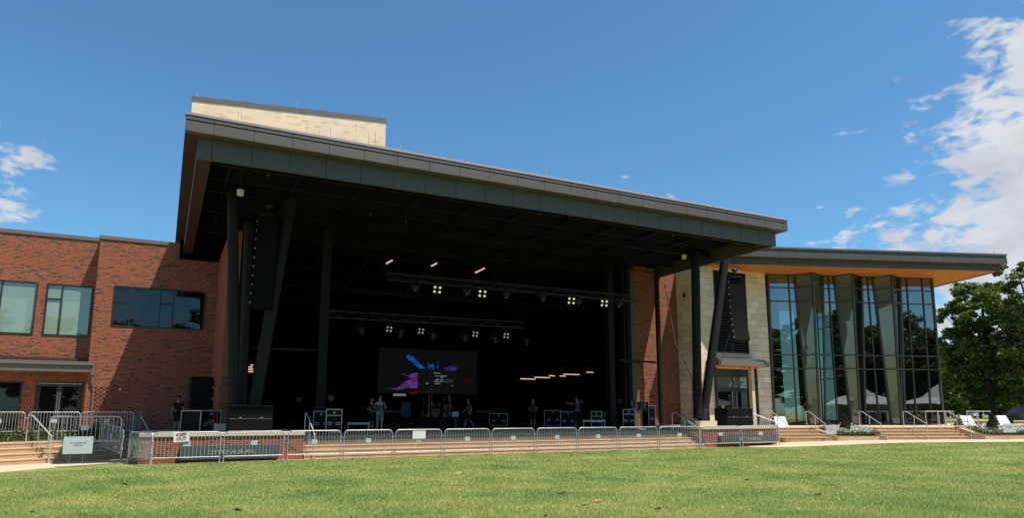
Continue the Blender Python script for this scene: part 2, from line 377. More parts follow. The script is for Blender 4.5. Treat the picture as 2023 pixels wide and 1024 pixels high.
# left angled steps (frame: s along aL, b away from the camera)
nL = Vector((-aL.y, aL.x, 0)); q0 = PZ(0, 922, .0)
ML = Matrix(((aL.x, nL.x, 0, q0.x), (aL.y, nL.y, 0, q0.y), (0, 0, 1, 0), (0, 0, 0, 1)))
steps('terrace_steps', ML, -12, 7.3, 4, .172, .36, .012, 'angled tan concrete steps in front of the brick wing', 0)
# right steps: their own line, turned slightly from the hall
GA2 = GA.copy(); GB2 = GB.copy(); Q0 = P0 + GB * 5.35; Q0.z = 0
def G2(s, b, z): return Q0 + GA2 * s + GB2 * b + Vector((0, 0, z))
MGr = Matrix(((GA2.x, -GB2.x, 0, Q0.x), (GA2.y, -GB2.y, 0, Q0.y), (0, 0, 1, 0), (0, 0, 0, 1)))
def sp(px_, b): return (PN(px_, 840, Q0 + GB2 * b, GB2) - Q0).dot(GA2)
st_r = [(sp(1545, 0), sp(1642, 0), 'short flight of tan steps between stage plinth and flower planter'), (sp(1752, 0), sp(1912, 0), 'wide flight of tan steps below the glass hall between two planters'), (sp(2080, 0), 26, 'tan steps beyond the second planter at the right end')]
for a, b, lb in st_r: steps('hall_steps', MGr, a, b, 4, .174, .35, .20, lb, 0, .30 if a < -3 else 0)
tf = MB()
tf.prism([(-.6, 27.2, .0), (4.9, 27.2, 0), (4.9, 28.9, 0), (24.5, 28.9, 0), (24.5, 27.2, 0), (29.6, 27.2, 0), (29.6, 60, 0), (-.6, 60, 0)], (0, 0, DECK - .02))
tag(tf.build('stage_apron', M['conc']), kind='structure')
tr = MB(); tl = [ML @ Vector((-12, 1.70, 0)), ML @ Vector((7.3, 1.70, 0)), Vector((-.61, 60, 0)), Vector((-40, 60, 0))]
tr.prism(tl, (0, 0, .69)); tag(tr.build('terrace', M['conc']), kind='structure')
zpl = lambda p: .955 - .0150 * (p - P0).dot(GB)
pp_ = [Vector((29.78, 45, 0)), Vector((29.78, 28.6, 0)), G2(sp(1545, -1.4) + .02, -1.42, 0), G2(27, -1.42, 0), G2(27, -8, 0), G(13.5, -2, 0), G(13.5, -16, 0)]
pr = MB(); pr.prism([(p.x, p.y, zpl(p)) for p in pp_][::-1], (0, 0, -.85))
tag(pr.build('hall_plaza', M['conc']), kind='structure')
bl = MB(MG); bl.prism([(13.6, -2.1, .1), (26.1, -2.1, .1), (26.1, 3, .1), (150, -10, .1), (400, -260, .1), (-120, -260, .1), (13.6, -120, .1)][::-1], (0, 0, PLAZA - .12))
tag(bl.build('rear_lawn', M['lawn']), kind='structure')

# ------------------------------------------------------------------ walls
def holewall(mb, y, x0, x1, z0, z1, holes, dep=.14, flip=1):
    xs = sorted({x0, x1, *[h[0] for h in holes], *[h[1] for h in holes]}); zs = sorted({z0, z1, *[h[2] for h in holes], *[h[3] for h in holes]})
    for i in range(len(xs) - 1):
        for j in range(len(zs) - 1):
            cx_, cz_ = (xs[i] + xs[i + 1]) / 2, (zs[j] + zs[j + 1]) / 2
            if any(h[0] < cx_ < h[1] and h[2] < cz_ < h[3] for h in holes): continue
            mb.quad((xs[i], y, zs[j]), (xs[i + 1], y, zs[j]), (xs[i + 1], y, zs[j + 1]), (xs[i], y, zs[j + 1]))
    for a, b, c, d in holes:
        mb.quad((a, y, c), (a, y, d), (a, y + dep, d), (a, y + dep, c)); mb.quad((b, y, c), (b, y + dep, c), (b, y + dep, d), (b, y, d))
        mb.quad((a, y, d), (b, y, d), (b, y + dep, d), (a, y + dep, d)); mb.quad((a, y, c), (a, y + dep, c), (b, y + dep, c), (b, y, c))
def window(root, y, a, b, c, d, mull, glassm, name='window', t=.07, prj=.03, bl=None):
    f = MB(); y0, y1 = y - prj, y + .10
    f.box(a, b, y0, y1, c, c + t); f.box(a, b, y0, y1, d - t, d); f.box(a, a + t, y0, y1, c + t, d - t); f.box(b - t, b, y0, y1, c + t, d - t)
    for k in mull: f.box(k[0], k[1], y0 + .012, y1 - .002, k[2], k[3])
    fo = f.build(name, M['frame'], root)
    g = MB(); g.box(a + t * .5, b - t * .5, y + .045, y + .06, c + t * .5, d - t * .5); g.build('pane', glassm, fo)
    return fo
YL, YF = 40.9, 40.0
def wp(x, y, Y): p = PY(x, y, Y); return p.x, p.z
lw = empty('brick_wing', (-3.4, YL, .7), 'two storey red brick wing with flat roof on the left of the stage', 'building')
xb = wp(199, 470, YF)[0]; topL = wp(100, 468, YL)[1]; topF = wp(270, 479, YF)[1]
w1 = (wp(-60, 558, YL)[0], wp(76, 560, YL)[0], wp(40, 661, YL)[1], wp(40, 556, YL)[1])
w2 = (wp(93, 565, YL)[0], wp(185, 568, YL)[0], wp(130, 665, YL)[1], wp(130, 563, YL)[1])
dr = (wp(72, 757, YL)[0], wp(165, 757, YL)[0], .70, wp(110, 756, YL)[1]); gw = (wp(-90, 755, YL)[0], wp(46, 755, YL)[0], .80, wp(30, 754, YL)[1])
w3 = (wp(226, 567, YF)[0], wp(407, 580, YF)[0], wp(320, 650, YF)[1], wp(320, 571, YF)[1])
wl = MB(); holewall(wl, YL, -32, xb, -.1, topL, [w1, w2, dr, gw, (-13.5, -9.5, w1[2], w1[3])])
holewall(wl, YF, xb, 2.35, -.1, topF, [w3])
wl.quad((xb, YL, -.1), (xb, YF, -.1), (xb, YF, topF), (xb, YL, topF))
wl.quad((-32, YL + .3, topL - .2), (2.35, YL + .3, topL - .2), (2.35, 60, topL - .2), (-32, 60, topL - .2))
wl.quad((-32, YL, -.1), (-32, YL, topL), (-32, 60, topL), (-32, 60, -.1))
# projecting header bricks that catch the light
for j in range(26):
    z = 3.0 - j * .0667 * 1.5
    for i in range(14):
        if (i + j) % 2: continue
        x = xb + .38 + i * .125
        if x < 2.2 and (i < 10 - j * .1): wl.box(x, x + .1, YF - .035, YF + .01, z, z + .056)
wl.build('wall', M['brick'], lw)
cp = MB(); cp.box(-32.05, xb - .06, YL - .05, YL + .4, topL, topL + .19); cp.box(xb - .06, 2.3, YF - .05, YF + .4, topF, topF + .19)
cp.box(xb - .06, xb + .3, YF + .4, YL + .4, topF, topF + .19)
cp.build('coping', M['coping'], lw)
def mu(x, Y, c, d, t=.06): return (x - t / 2, x + t / 2, c, d)
M['blind'] = glass('blind_behind_glass', None, .08, (.20, .29, .235))
def blind(a, b, c, d): MB().box(a, b, YL + .035, YL + .043, c, d).build('blind', M['blind'], lw)
blind(w1[0] + .9, w1[1] - .35, w1[2] + .08, w1[3] - .85)
window(lw, YL, *w1, [mu(wp(0, 600, YL)[0], YL, w1[2] + .07, w1[3] - .07)], M['winpale'])
x2 = wp(121, 600, YL)[0]; z2 = wp(105, 591, YL)[1]
blind(w2[0] + .09, x2 - .05, w2[2] + .08, z2 - .1); blind(x2 + .06, w2[1] - .5, w2[2] + .08, w2[3] - .85)
window(lw, YL, *w2, [mu(x2, YL, w2[2] + .07, w2[3] - .07), (w2[0] + .07, x2 - .03, z2 - .03, z2 + .03)], M['winpale'])
window(lw, YL, -13.5, -9.5, w1[2], w1[3], [mu(-11.5, YL, w1[2] + .07, w1[3] - .07)], M['winpale'])
xs3 = [wp(x, 610, YF)[0] for x in (257, 316, 342)]; z3 = wp(240, 596, YF)[1]
window(lw, YF, *w3, [mu(x, YF, w3[2] + .07, w3[3] - .07) for x in xs3] + [(w3[0] + .07, xs3[0] - .03, z3 - .03, z3 + .03), (xs3[1] + .03, xs3[2] - .03, z3 - .03, z3 + .03)], M['windark'])
window(lw, YL, *gw, [], M['windark'])
# double door
df = MB(); a, b, c, d = dr; t = .06
df.box(a, a + t, YL - .03, YL + .1, c, d); df.box(b - t, b, YL - .03, YL + .1, c, d); df.box(a + t, b - t, YL - .03, YL + .1, d - t, d)
do = df.build('door_frame', M['frame'], lw)
mid = (a + b) / 2
for k, (u, v) in enumerate(((a + t + .004, mid - .004), (mid + .004, b - t - .004))):
    lf = MB(); s_ = .13
    lf.box(u, u + s_, YL, YL + .06, c + .02, d - t - .01); lf.box(v - s_, v, YL, YL + .06, c + .02, d - t - .01)
    lf.box(u + s_, v - s_, YL, YL + .06, d - t - .15, d - t - .01); lf.box(u + s_, v - s_, YL, YL + .06, c + .02, c + .27)
    o = lf.build('door', M['frame'], lw)
    g = MB(); g.box(u + s_, v - s_, YL + .025, YL + .035, c + .27, d - t - .15); g.build('pane', M['windark'], o)
    hx = v - .05 if k == 0 else u + .05
    MB().tube([(hx, YL - .07, c + .5), (hx, YL - .07, c + 2.05)], .016).box(hx - .012, hx + .012, YL - .07, YL, c + .55, c + .58).box(hx - .012, hx + .012, YL - .07, YL, c + 1.98, c + 2.01).build('handle', M['steel'], o)
# entrance awning, gutter and downpipe
zt, zb = wp(60, 712, 39.7)[1], wp(60, 733, 39.7)[1]; xe = wp(183, 730, 39.7)[0]
aw = MB(); aw.box(-32, xe, 39.7, YL, zt - .18, zt); aw.box(-32, xe - .08, 39.78, YL, zb, zt - .2)
for i in range(22): aw.box(xe - .09 - i * 1.3, xe - .075 - i * 1.3, 39.765, 39.78, zb, zt - .2)
aw.build('awning', M['coping'], lw)
MB().box(-32, xb - .02, YL - .16, YL, zt, zt + .22).build('flashing', M['bronze'], lw)
xd = wp(181, 760, 39.9)[0]
MB().box(xd - .07, xd + .07, 39.82, 39.96, zb - .15, zt - .02).tube([(xd, 39.9, zb - .1), (xd, 39.9, zb - .45), (xd + .1, 39.94, zb - .75), (xd + .1, 39.94, .85)], .055, 8).build('downpipe', M['coping'], lw)
lamp = wp(237, 770, YF); MB().cbox((lamp[0], YF - .04, lamp[1]), (.10, .08, .10)).build('wall_sensor', M['white'], lw)
# brick pier beside the stage opening
sh = empty('stage_house', (2.3, 34, 0), 'dark open stage house with brick piers and black interior', 'building')
pl_ = MB(); xp = 2.28
pl_.box(xp, 2.78, 33.0, 39.99, .02, 10.05); 
pl_.build('pier', M['brick'], sh)
xr0, xr1 = wp(1256, 700, 34)[0], wp(1346, 700, 34)[0]
pr_ = MB(); pr_.box(xr0, xr1 - .005, 34.0, 60, .02, 10.9); pr_.build('pier', M['brick'], sh)
MB().box(xr0 - .33, xr0 - .004, 33.95, 34.4, .8, 10.6).build('jamb', M['fascia'], sh)
MB().box(2.79, 3.12, 33.2, 33.7, .8, 10.6).build('jamb', M['col'], sh)
inn = MB(); inn.box(2.8, 2.95, 33.75, 52, DECK, 11.2); inn.box(xr0 - .36, xr0 - .25, 34.45, 52, DECK, 11.2); inn.box(2.8, xr0 - .2, 51, 51.2, DECK, 11.2); inn.box(.3, 28, 40.01, 56, 11.2, 11.4); inn.box(.3, 2.79, 39.9, 40.005, 9.9, 11.4)
inn.build('black_wall', M['black'], sh)
tag(MB().box(2.96, xr0 - .4, 33.4, 51, DECK - .02, DECK + .006).build('stage_floor', M['floor'], sh))
# drape folds at the back and sides
dp = MB(); n_ = 170
for i in range(n_):
    x0 = 3.2 + i * (xr0 - 4.0) / n_; x1 = 3.2 + (i + 1) * (xr0 - 4.0) / n_; y0, y1 = 50.4 + .12 * (i % 2), 50.4 + .12 * ((i + 1) % 2)
    dp.quad((x0, y0, DECK + .02), (x1, y1, DECK + .02), (x1, y1, 10), (x0, y0, 10))
dp.build('backdrop_curtain', M['black'], sh)
# opening columns and door tracks
def opcol(x0, x1, Y, zt=10.9, m='col'): MB().box(x0, x1, Y, Y + .45, DECK, zt).build('column', M[m], sh)
xc = wp(637, 700, 34)[0]; opcol(xc - .22, xc + .22, 33.9)
xc2 = wp(1208, 700, 34)[0]; opcol(xc2 - .2, xc2 + .16, 33.9); xc3 = wp(1232, 700, 34)[0]; opcol(xc3 + .15, xc3 + .25, 34.1)
for z in (wp(560, 690, 34)[1],): MB().box(2.96, xc - .25, 34.05, 34.2, z - .06, z + .06).build('rail', M['col'], sh)
zr = wp(1250, 716, 34)[1]; MB().box(xc2 + .2, wp(1300, 716, 33.2)[0], 33.4, 33.5, zr - .06, zr + .06).build('rail', M['col'], sh)
# roof trusses inside the stage house
rt = MB()
for Y in (38.5, 44.):
    z0, z1 = 8.7, 10.9; rt.box(3, xr0 - .4, Y, Y + .22, z0 - .15, z0 + .1); rt.box(3, xr0 - .4, Y, Y + .22, z1 - .12, z1 + .12)
    n_ = 12
    for i in range(n_):
        x0 = 3.1 + i * (xr0 - 3.6) / n_; x1 = 3.1 + (i + 1) * (xr0 - 3.6) / n_
        a_, b_ = ((x0, Y + .11, z0), (x1, Y + .11, z1)) if i % 2 else ((x0, Y + .11, z1), (x1, Y + .11, z0))
        rt.bar(a_, b_, .14, .14)
rt.build('roof_truss', mat('brown_primer_steel', (.006, .005, .004), .7, spec=.15), sh)
xt = wp(1302, 700, 33.1)[0]
MB().tube([(xt, 33.1, DECK), (xt, 33.1, 10.9)], .15, 16).build('column', M['col'], sh)

# ------------------------------------------------------------------ canopy
cy = empty('stage_canopy', (14, 28, 10), 'huge flat grey metal canopy roof projecting over the open stage', 'canopy')
X0, X1, YC = .05, 28.15, 24.0
f1 = MB(); f1.box(X0, X1, YC, 40, 11.0, 11.36)
MB().box(X0 + .03, X1 - .03, YC + .03, 39.97, 11.36, 11.41).build('shadow_gap', M['joint'], cy)
f2 = MB().box(X0, X1, YC, 40, 11.41, 11.55)
cpm = MB(); cpm.box(X0 - .02, X1 + .02, YC - .02, YC + .3, 11.55, 11.565); cpm.prism([(X0, YC, 11.566), (X0, YC + .35, 11.80), (X0, 50, 11.80), (X0, 50, 11.566)], (X1 - X0, 0, 0))
cpm.build('coping', M['coping'], cy)
S1 = .42; xa, xb2, yl = X0 + S1, X1 - S1 - .02, YC + S1
zl0, zl1 = 10.24, 11.0 - .004
lo = MB(); lo.box(xa, xb2, yl, yl + .12, zl0, zl1); lo.box(xb2 - .12, xb2, yl + .12, 34, zl0, zl1)
lo2 = MB(); lo2.box(xa, xa + .12, yl + .12, 40, zl0, zl1); lo2.box(xa + .12, xa + .45, yl + .12, 40, zl0, zl0 + .05); lo2.box(X0 + .001, xa, YC + .3, 40, 10.98, 10.997)
lo2.build('soffit_edge', M['bronze'], cy)
for m_ in (f1, f2, lo): m_.cur = 1
for i in range(22):
    x = .92 + 1.283 * i
    if x < X1 - .1: f1.box(x - .009, x + .009, YC - .003, YC + .01, 11.0, 11.36); f2.box(x - .009, x + .009, YC - .003, YC + .01, 11.41, 11.55)
    if xa < x < xb2: lo.box(x - .010, x + .010, yl - .003, yl + .01, zl0, zl1)
for i in range(12):
    y = 25.3 + 1.28 * i
    if y < 34: f1.box(X1 - .01, X1 + .003, y - .009, y + .009, 11.0, 11.36)
FJ = [M['fascia'], M['joint']]
f1.build('fascia_upper', FJ, cy); f2.build('fascia_trim', FJ, cy); lo.build('fascia_lower', FJ, cy)
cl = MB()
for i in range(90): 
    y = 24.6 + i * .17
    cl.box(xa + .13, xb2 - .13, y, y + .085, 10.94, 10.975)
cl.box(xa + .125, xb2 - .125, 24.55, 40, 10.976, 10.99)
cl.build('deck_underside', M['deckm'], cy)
olive = mat('dark_olive_steel', (.007, .006, .0045), .6, 0, spec=.2)
for Y, h, wd in ((25.7, .34, .2), (29.0, .34, .22), (32.2, .3, .2), (35.6, .4, .25)):
    bm_ = MB(); bm_.box(xa + .13, xb2 - .13, Y, Y + .018 + wd, 10.93 - h - .012, 10.93 - h); bm_.box(xa + .13, xb2 - .13, Y + wd / 2, Y + wd / 2 + .02, 10.93 - h, 10.94); bm_.build('soffit_beam', olive, cy)
for i in range(11):
    x = 1.6 + i * 2.52; bm_ = MB(); bm_.box(x, x + .11, 24.6, 36.5, 10.76, 10.772); bm_.box(x + .045, x + .065, 24.6, 36.5, 10.772, 10.935); bm_.build('purlin', olive, cy)
for Y, z in ((27.2, 10.5), (30.4, 10.45), (31.0, 10.45), (33.2, 10.4)): MB().tube([(1.0, Y, z), (26.9, Y, z)], .022, 6).build('conduit', M['col'], cy)
# tubular columns (leaning pairs) and their anchor blocks
def pxcol(a, b, Y, r, name='column', Y2=None):
    p, q = PY(*a, Y), PY(*b, Y2 or Y); d = (p - q).normalized()
    q2 = q - d * ((q.z - 1.45) / d.z) if q.z > 1.5 else q
    p2 = p + d * ((10.6 - p.z) / d.z)
    o = MB().tube([q2, p2], r, 20).build(name, M['col'], cy)
    return q2, p2
cb = [pxcol((460, 378), (461.5, 800), 28.9, .21), pxcol((575, 395), (503, 800), 28.9, .24), pxcol((1373.5, 505), (1378.5, 822), 28.6, .24), pxcol((1431, 520), (1391, 815), 28.6, .24)]
for i_, Yv in ((0, 31.5),):
    p, q = PY(492, 440, Yv), PY(480, 800, Yv); MB().tube([(q.x, q.y, 1.0), p], .19, 16).build('column', M['col'], cy)
pd = MB(); pd.box(26.05 - .95, 26.05 + .55, 28.1, 29.3, 1.0, 1.31); pd.build('column_base', M['cap'], cy)
MB().box(1.9, 3.6, 28.5, 29.4, 1.0, 1.31).build('column_base', M['cap'], cy)
sh_ = MB()
for q2, p2 in cb[2:]:
    pass
q2, p2 = cb[3]; dd = (p2 - q2).normalized()
sh_.tube([q2 - Vector((0, 0, .13)), q2 + dd * .28, q2 + dd * .5], [.36, .30, .245], 16)
q2 = cb[2][0]
for dx in (-.13, .02, .15): sh_.tube([(q2.x + dx * 2.2, q2.y, 1.3), (q2.x + dx, q2.y, 1.62)], .03, 6)
sh_.build('column_shoe', M['steelb'], cy)

# ------------------------------------------------------------------ fly tower
ft = empty('fly_tower', (0, 55, 11), 'cream brick fly tower standing above the canopy', 'tower')
pa = PY(379, 189, 46); dirv = Vector((math.cos(R(-11)), math.sin(R(-11)), 0)); nv = Vector((dirv.y, -dirv.x, 0))
pb = PN(764, 233, pa, nv); W_ = (pb - pa).dot(dirv); MT = Matrix(((dirv.x, -nv.x, 0, pa.x), (dirv.y, -nv.y, 0, pa.y), (0, 0, 1, 0), (0, 0, 0, 1)))
zt_ = (pa.z + pb.z) / 2
zc = PN(570, 212 + 7, pa, nv).z
MB(MT).box(0, W_, 0, 10.05, zt_ - .32, zt_).build('coping', M['coping'], ft)
for s_ in (.25, W_ * .52, W_ - .25): MB(MT).tube([(s_, .3, zt_), (s_, .3, zt_ + .55)], .012, 5).build('lightning_rod', M['steel'], ft)
rg = MB(MT).box(.04, W_ - .04, .04, 10, 11.42, zt_ - .32)   # proud vertical ribs of brick
rr = random.Random(3)
for i in range(60):
    s_ = .3 + rr.random() * (W_ - .6); z = 11 + rr.random() * (zt_ - 12); rg.box(s_, s_ + .03, .015, .05, z, min(z + .4 + rr.random() * .9, zt_ - .35))
rg.build('wall', M['cream'], ft)
for px_, py_ in ((790, 296), (1080, 350)):
    p = PY(px_, py_, 24.5); MB().tube([(p.x, 24.5, 11.6), (p.x, 24.5, p.z + .3)], .012, 5).build('lightning_rod', M['steel'], cy)

# ------------------------------------------------------------------ stone block with louvre and door
sb = empty('stone_block', (31, 32, .9), 'pale limestone wall block with tall louvre and doorway beside the glass hall', 'building')
YS = 32.0; sx0 = wp(1384, 700, YS)[0]; sx1 = P0.x
lv = (wp(1411, 600, YS)[0], wp(1476, 620, YS)[0], wp(1448, 699, YS)[1], 10.7)
dv = (wp(1417, 760, YS)[0], wp(1483, 760, YS)[0], PLAZA, wp(1450, 722, YS)[1] - .25)
sm = MB(); holewall(sm, YS, sx0, sx1, .1, 10.9, [lv, dv], .3)
sm.quad((sx0, YS, .1), (sx0, YS, 10.9), (sx0, 50, 10.9), (sx0, 50, .1)); sm.quad((sx1, YS, .1), (sx1, 50, .1), (sx1, 50, 10.9), (sx1, YS, 10.9))
sm.build('wall', M['stone'], sb)
lf = MB(); lf.box(lv[0], lv[0] + .07, YS - .02, YS + .12, lv[2], lv[3]); lf.box(lv[1] - .07, lv[1], YS - .02, YS + .12, lv[2], lv[3]); lf.box(lv[0] + .07, lv[1] - .07, YS - .02, YS + .12, lv[2], lv[2] + .07)
mx_ = (lv[0] + lv[1]) / 2; lf.box(mx_ - .03, mx_ + .03, YS, YS + .12, lv[2] + .07, lv[3])
lo_ = lf.build('louvre', M['frame'], sb)
bl_ = MB(); z = lv[2] + .1
while z < lv[3]: 
    bl_.quad((lv[0] + .07, YS + .02, z), (lv[1] - .07, YS + .02, z), (lv[1] - .07, YS + .13, z + .13), (lv[0] + .07, YS + .13, z + .13)); bl_.box(lv[0] + .07, lv[1] - .07, YS + .01, YS + .022, z - .02, z + .02); z += .155
bl_.build('louvre_blades', M['steelb'], lo_); MB().box(lv[0], lv[1], YS + .2, YS + .25, lv[2], lv[3]).build('louvre_back', M['black'], lo_)
MB().box(lv[0] - .05, lv[1] + .12, YS - .06, YS + .02, lv[2] - .25, lv[2] - .003).build('sill', M['cap'], sb)
# door canopy
dc0, dc1 = wp(1420, 715, YS - 1.0)[0], wp(1517, 715, YS - 1.0)[0]; zc1, zc0 = wp(1500, 711, YS - 1.)[1], wp(1500, 726, YS - 1.)[1]
dcn = MB(); dcn.box(dc0 - .1, dc1, YS - 1.1, YS - .005, zc0 + .02, zc1 - .14); dcn.box(dc0 - .03, dc1 - .08, YS - 1.0, YS - .005, zc1 - .14, zc1 - .07); dcn.box(dc0 + .04, dc1 - .16, YS - .92, YS - .005, zc1 - .07, zc1)
dcn.build('door_canopy', M['coping'], sb); MB().box(dc0 - .05, dc1 - .05, YS - 1.05, YS - .01, zc0, zc0 + .018).build('canopy_soffit', M['wood'], sb)
a, b, c, d = dv; dfm = MB()
for x in (a, b - .07): dfm.box(x, x + .07, YS + .12, YS + .25, c, d)
dfm.box(a + .07, b - .07, YS + .12, YS + .25, d - .5, d); zt2 = c + 2.25; dfm.box(a + .07, b - .07, YS + .13, YS + .25, zt2, zt2 + .07); m1 = a + (b - a) * .52; dfm.box(m1 - .12, m1 + .12, YS + .13, YS + .25, c, zt2)
dfm.box(m1 - .03, m1 + .03, YS + .13, YS + .25, zt2 + .07, d - .5); dfo = dfm.build('door_frame', M['frame'], sb)
MB().box(a + .07, b - .07, YS + .17, YS + .18, zt2 + .07, d - .5).build('transom_pane', M['winright'], dfo)
for k, (u, v) in enumerate(((a + .075, m1 - .125), (m1 + .125, b - .075))):
    lf = MB(); s_ = .10; lf.box(u, u + s_, YS + .14, YS + .2, c, zt2 - .01); lf.box(v - s_, v, YS + .14, YS + .2, c, zt2 - .01); lf.box(u + s_, v - s_, YS + .14, YS + .2, zt2 - .16, zt2 - .01); lf.box(u + s_, v - s_, YS + .14, YS + .2, c, c + .25)
    o = lf.build('door', M['frame'], sb); MB().box(u + s_, v - s_, YS + .165, YS + .175, c + .25, zt2 - .16).build('pane', M['windark'], o)
    hx = v - .05 if k == 0 else u + .05; MB().tube([(hx, YS + .07, c + .3), (hx, YS + .07, c + 2.1)], .014).build('handle', M['steel'], o)
for x in (wp(1414, 760, YS - .05)[0], wp(1494, 760, YS - .05)[0]): MB().box(x - .06, x + .06, YS - .14, YS - .005, PLAZA, zc0 - .02).build('downpipe', M['frame'], sb)
p = wp(1482, 760, YS - .3)[0]; MB().box(p - .12, p + .12, YS - .55, YS - .3, PLAZA, zc0 - .001).build('door_post', M['cap'], sb)
ws = PY(1354, 583, 33); MB().ball((sx0 - .06, 33.2, ws.z), .13, 12, 8, (1, .6, 1.2)).build('wall_speaker', M['frame'], sb)
MB().ball((sx0 - .08, 33.4, PY(1365, 755, 33.4).z), .08).build('security_camera', M['white'], sb)

# ------------------------------------------------------------------ glass hall
gh = empty('glass_hall', G(6, 0, .9), 'glass hall with folded curtain wall and orange timber soffit under a flat roof', 'building')
ZS = 10.85
def gs(x, y, b=0.):   # s along the facade for a pixel on the plane b
    q = PN(x, y, G(0, b, 0), GB) - P0; return q.dot(GA), q.z
zoomT = lambda x, y: (1480 + x / 3.53, 470 + y / 3.53)
zoomB = lambda x, y: (1480 + x / 4.655, 680 + y / 4.655)
# station: (top px, bottom px, projection at the top, thick?)
stn = [(130, 262, 235, 0, 1), (272, 262, 440, 0, 0), (316, 262, 550, .0, 1), (441, 246, 650, .85, 1), (512, 262, 700, 0, 1), (550, 268, 815, 0, 0), (590, 268, 940, 0, 1),
       (716, 254, 1025, .85, 1), (782, 268, 1070, 0, 1), (822, 272, 1195, 0, 0), (860, 275, 1310, 0, 1), (992, 262, 1400, .85, 1), (1051, 278, 1435, 0, 1), (1095, 280, 1540, 0, 0), (1203, 285, 1680, 0, 0), (1272, 288, 1790, 0, 1)]
tops, bots = [], []
for tx, ty, bx, pj, th in stn:
    s_t, _ = gs(*zoomT(tx, ty), pj); s_b, _ = gs(*zoomB(bx, 750), pj * .45)
    tops.append(G(s_t, pj, ZS + .02)); bots.append(G(s_b, pj * .45, PLAZA + .02))
TZ = [(z - PLAZA) / (ZS - PLAZA) for z in (4.57, 5.46, 9.01, 9.93)]
M['hf'] = mat('brown_grey_mullion', (.062, .052, .045), .5, .2, .08)
gk = ['winblue', 'winblue', 'winright', 'wingreen', 'winblue', 'winblue', 'winright', 'wingreen', 'winblue', 'winblue', 'winright', 'wingreen', 'winblue', 'winblue', 'winblue']
for i in range(len(stn) - 1):
    a, b = i, i + 1; fr = [0] + TZ + [1]
    mbp = MB()
    for k in range(len(fr) - 1):
        f0, f1 = fr[k], fr[k + 1]
        p = [bots[a].lerp(tops[a], f0), bots[b].lerp(tops[b], f0), bots[b].lerp(tops[b], f1), bots[a].lerp(tops[a], f1)]
        mbp.add(p, [(0, 1, 2), (0, 2, 3)])
    mbp.build('glazing', M[gk[i]], gh)
    for f_ in TZ + [.004, .996]:
        p, q = bots[a].lerp(tops[a], f_), bots[b].lerp(tops[b], f_); MB().bar(p + GB * .02, q + GB * .02, .07, .075).build('transom', M['hf'], gh)
for i, (tx, ty, bx, pj, th) in enumerate(stn):
    wd = .13 if th else .07
    MB().bar(bots[i] + GB * .025, tops[i] + GB * .025, wd, .10 if th else .08, up=GB).build('mullion', M['hf'], gh)
# right return wall of glass, and inside
sR_t, sR_b = (tops[-1] - P0).dot(GA), (bots[-1] - P0).dot(GA)
rw = MB(); rw.add([bots[-1], bots[-1] - GB * 14, tops[-1] - GB * 14, tops[-1]], [(0, 1, 2, 3)]); rw.build('glazing', M['wingreen'], gh)
for b_ in (2.3, 4.6, 6.9, 9.2, 11.5, 14): MB().bar(bots[-1] - GB * b_, tops[-1] - GB * b_, .08, .1).build('mullion', M['hf'], gh)
for f_ in TZ: MB().bar(bots[-1].lerp(tops[-1], f_), bots[-1].lerp(tops[-1], f_) - GB * 14, .06, .07).build('transom', M['hf'], gh)
iw = MB(MG); iw.box(-1.0, 8.5, -14.2, -14, PLAZA, ZS); iw.box(-1.2, -.9, -14, -.6, PLAZA, ZS)
iw.build('inner_wall', M['hallwall'], gh)
MB(MG).box(-1, 12.5, -14, -.3, PLAZA + .002, PLAZA + .01).build('floor', M['hallwall'], gh)
for i, (s0, s1, bb) in enumerate(((.25, 1.25, -.7), (2.3, 3.0, -.7), (4.9, 6.2, -.9), (9.5, 10.9, -1.5), (11.0, 11.9, -3.2), (6.9, 7.4, -.8), (12.0, 12.3, -5))):
    cu = MB(MG); n_ = int((s1 - s0) / .07)
    for k in range(n_):
        u0, u1 = s0 + k * .07, s0 + (k + 1) * .07; cu.quad((u0, bb + .06 * (k % 2), PLAZA + .02), (u1, bb + .06 * ((k + 1) % 2), PLAZA + .02), (u1, bb + .06 * ((k + 1) % 2), ZS - .1), (u0, bb + .06 * (k % 2), ZS - .1))
    cu.build('curtain', M['curtain'], gh)
# roof: soffit, two fascia bands
SB, SE = 2.75, 14.65
rf = MB(MG); rf.prism([(-4.8, SB, 0), (SE, SB, 0), (SE, -16, 0), (-4.8, -16, 0)][::-1], (0, 0, .04)); 
for v in range(len(rf.v)): rf.v[v] = (rf.v[v][0], rf.v[v][1], rf.v[v][2] + ZS)
# keep the soffit out of the stage canopy: start it at the stone block
rf.build('soffit', M['wood'], gh)
zA, zB_ = gs(1700, 513.5, SB + .45)[1], gs(1700, 493.5, SB + .45)[1]
MB(MG).box(SE, SE + .08, -16, SB + .08, ZS - .03, zA).build('fascia_lower', M['fascia'], gh)
SE2 = gs(1989, 508, SB + .5)[0]
up_ = MB(MG); up_.box(-4.95, SE2, -16, SB + .5, zA + .003, zA + (zB_ - zA) * .55); up_.box(-4.95, SE2, -16, SB + .47, zA + (zB_ - zA) * .60, zB_ - .1)
MB(MG).box(-4.9, SE2 - .05, -15.9, SB + .44, zA + (zB_ - zA) * .55, zA + (zB_ - zA) * .60).build('shadow_gap', M['joint'], gh)
MB(MG).box(-4.97, SE2 + .02, -16, SB + .52, zB_ - .1, zB_).build('coping', M['coping'], gh)
up_.cur = 1; lw_ = MB(MG).box(-4.8, SE, SB, SB + .08, ZS - .03, zA); lw_.cur = 1
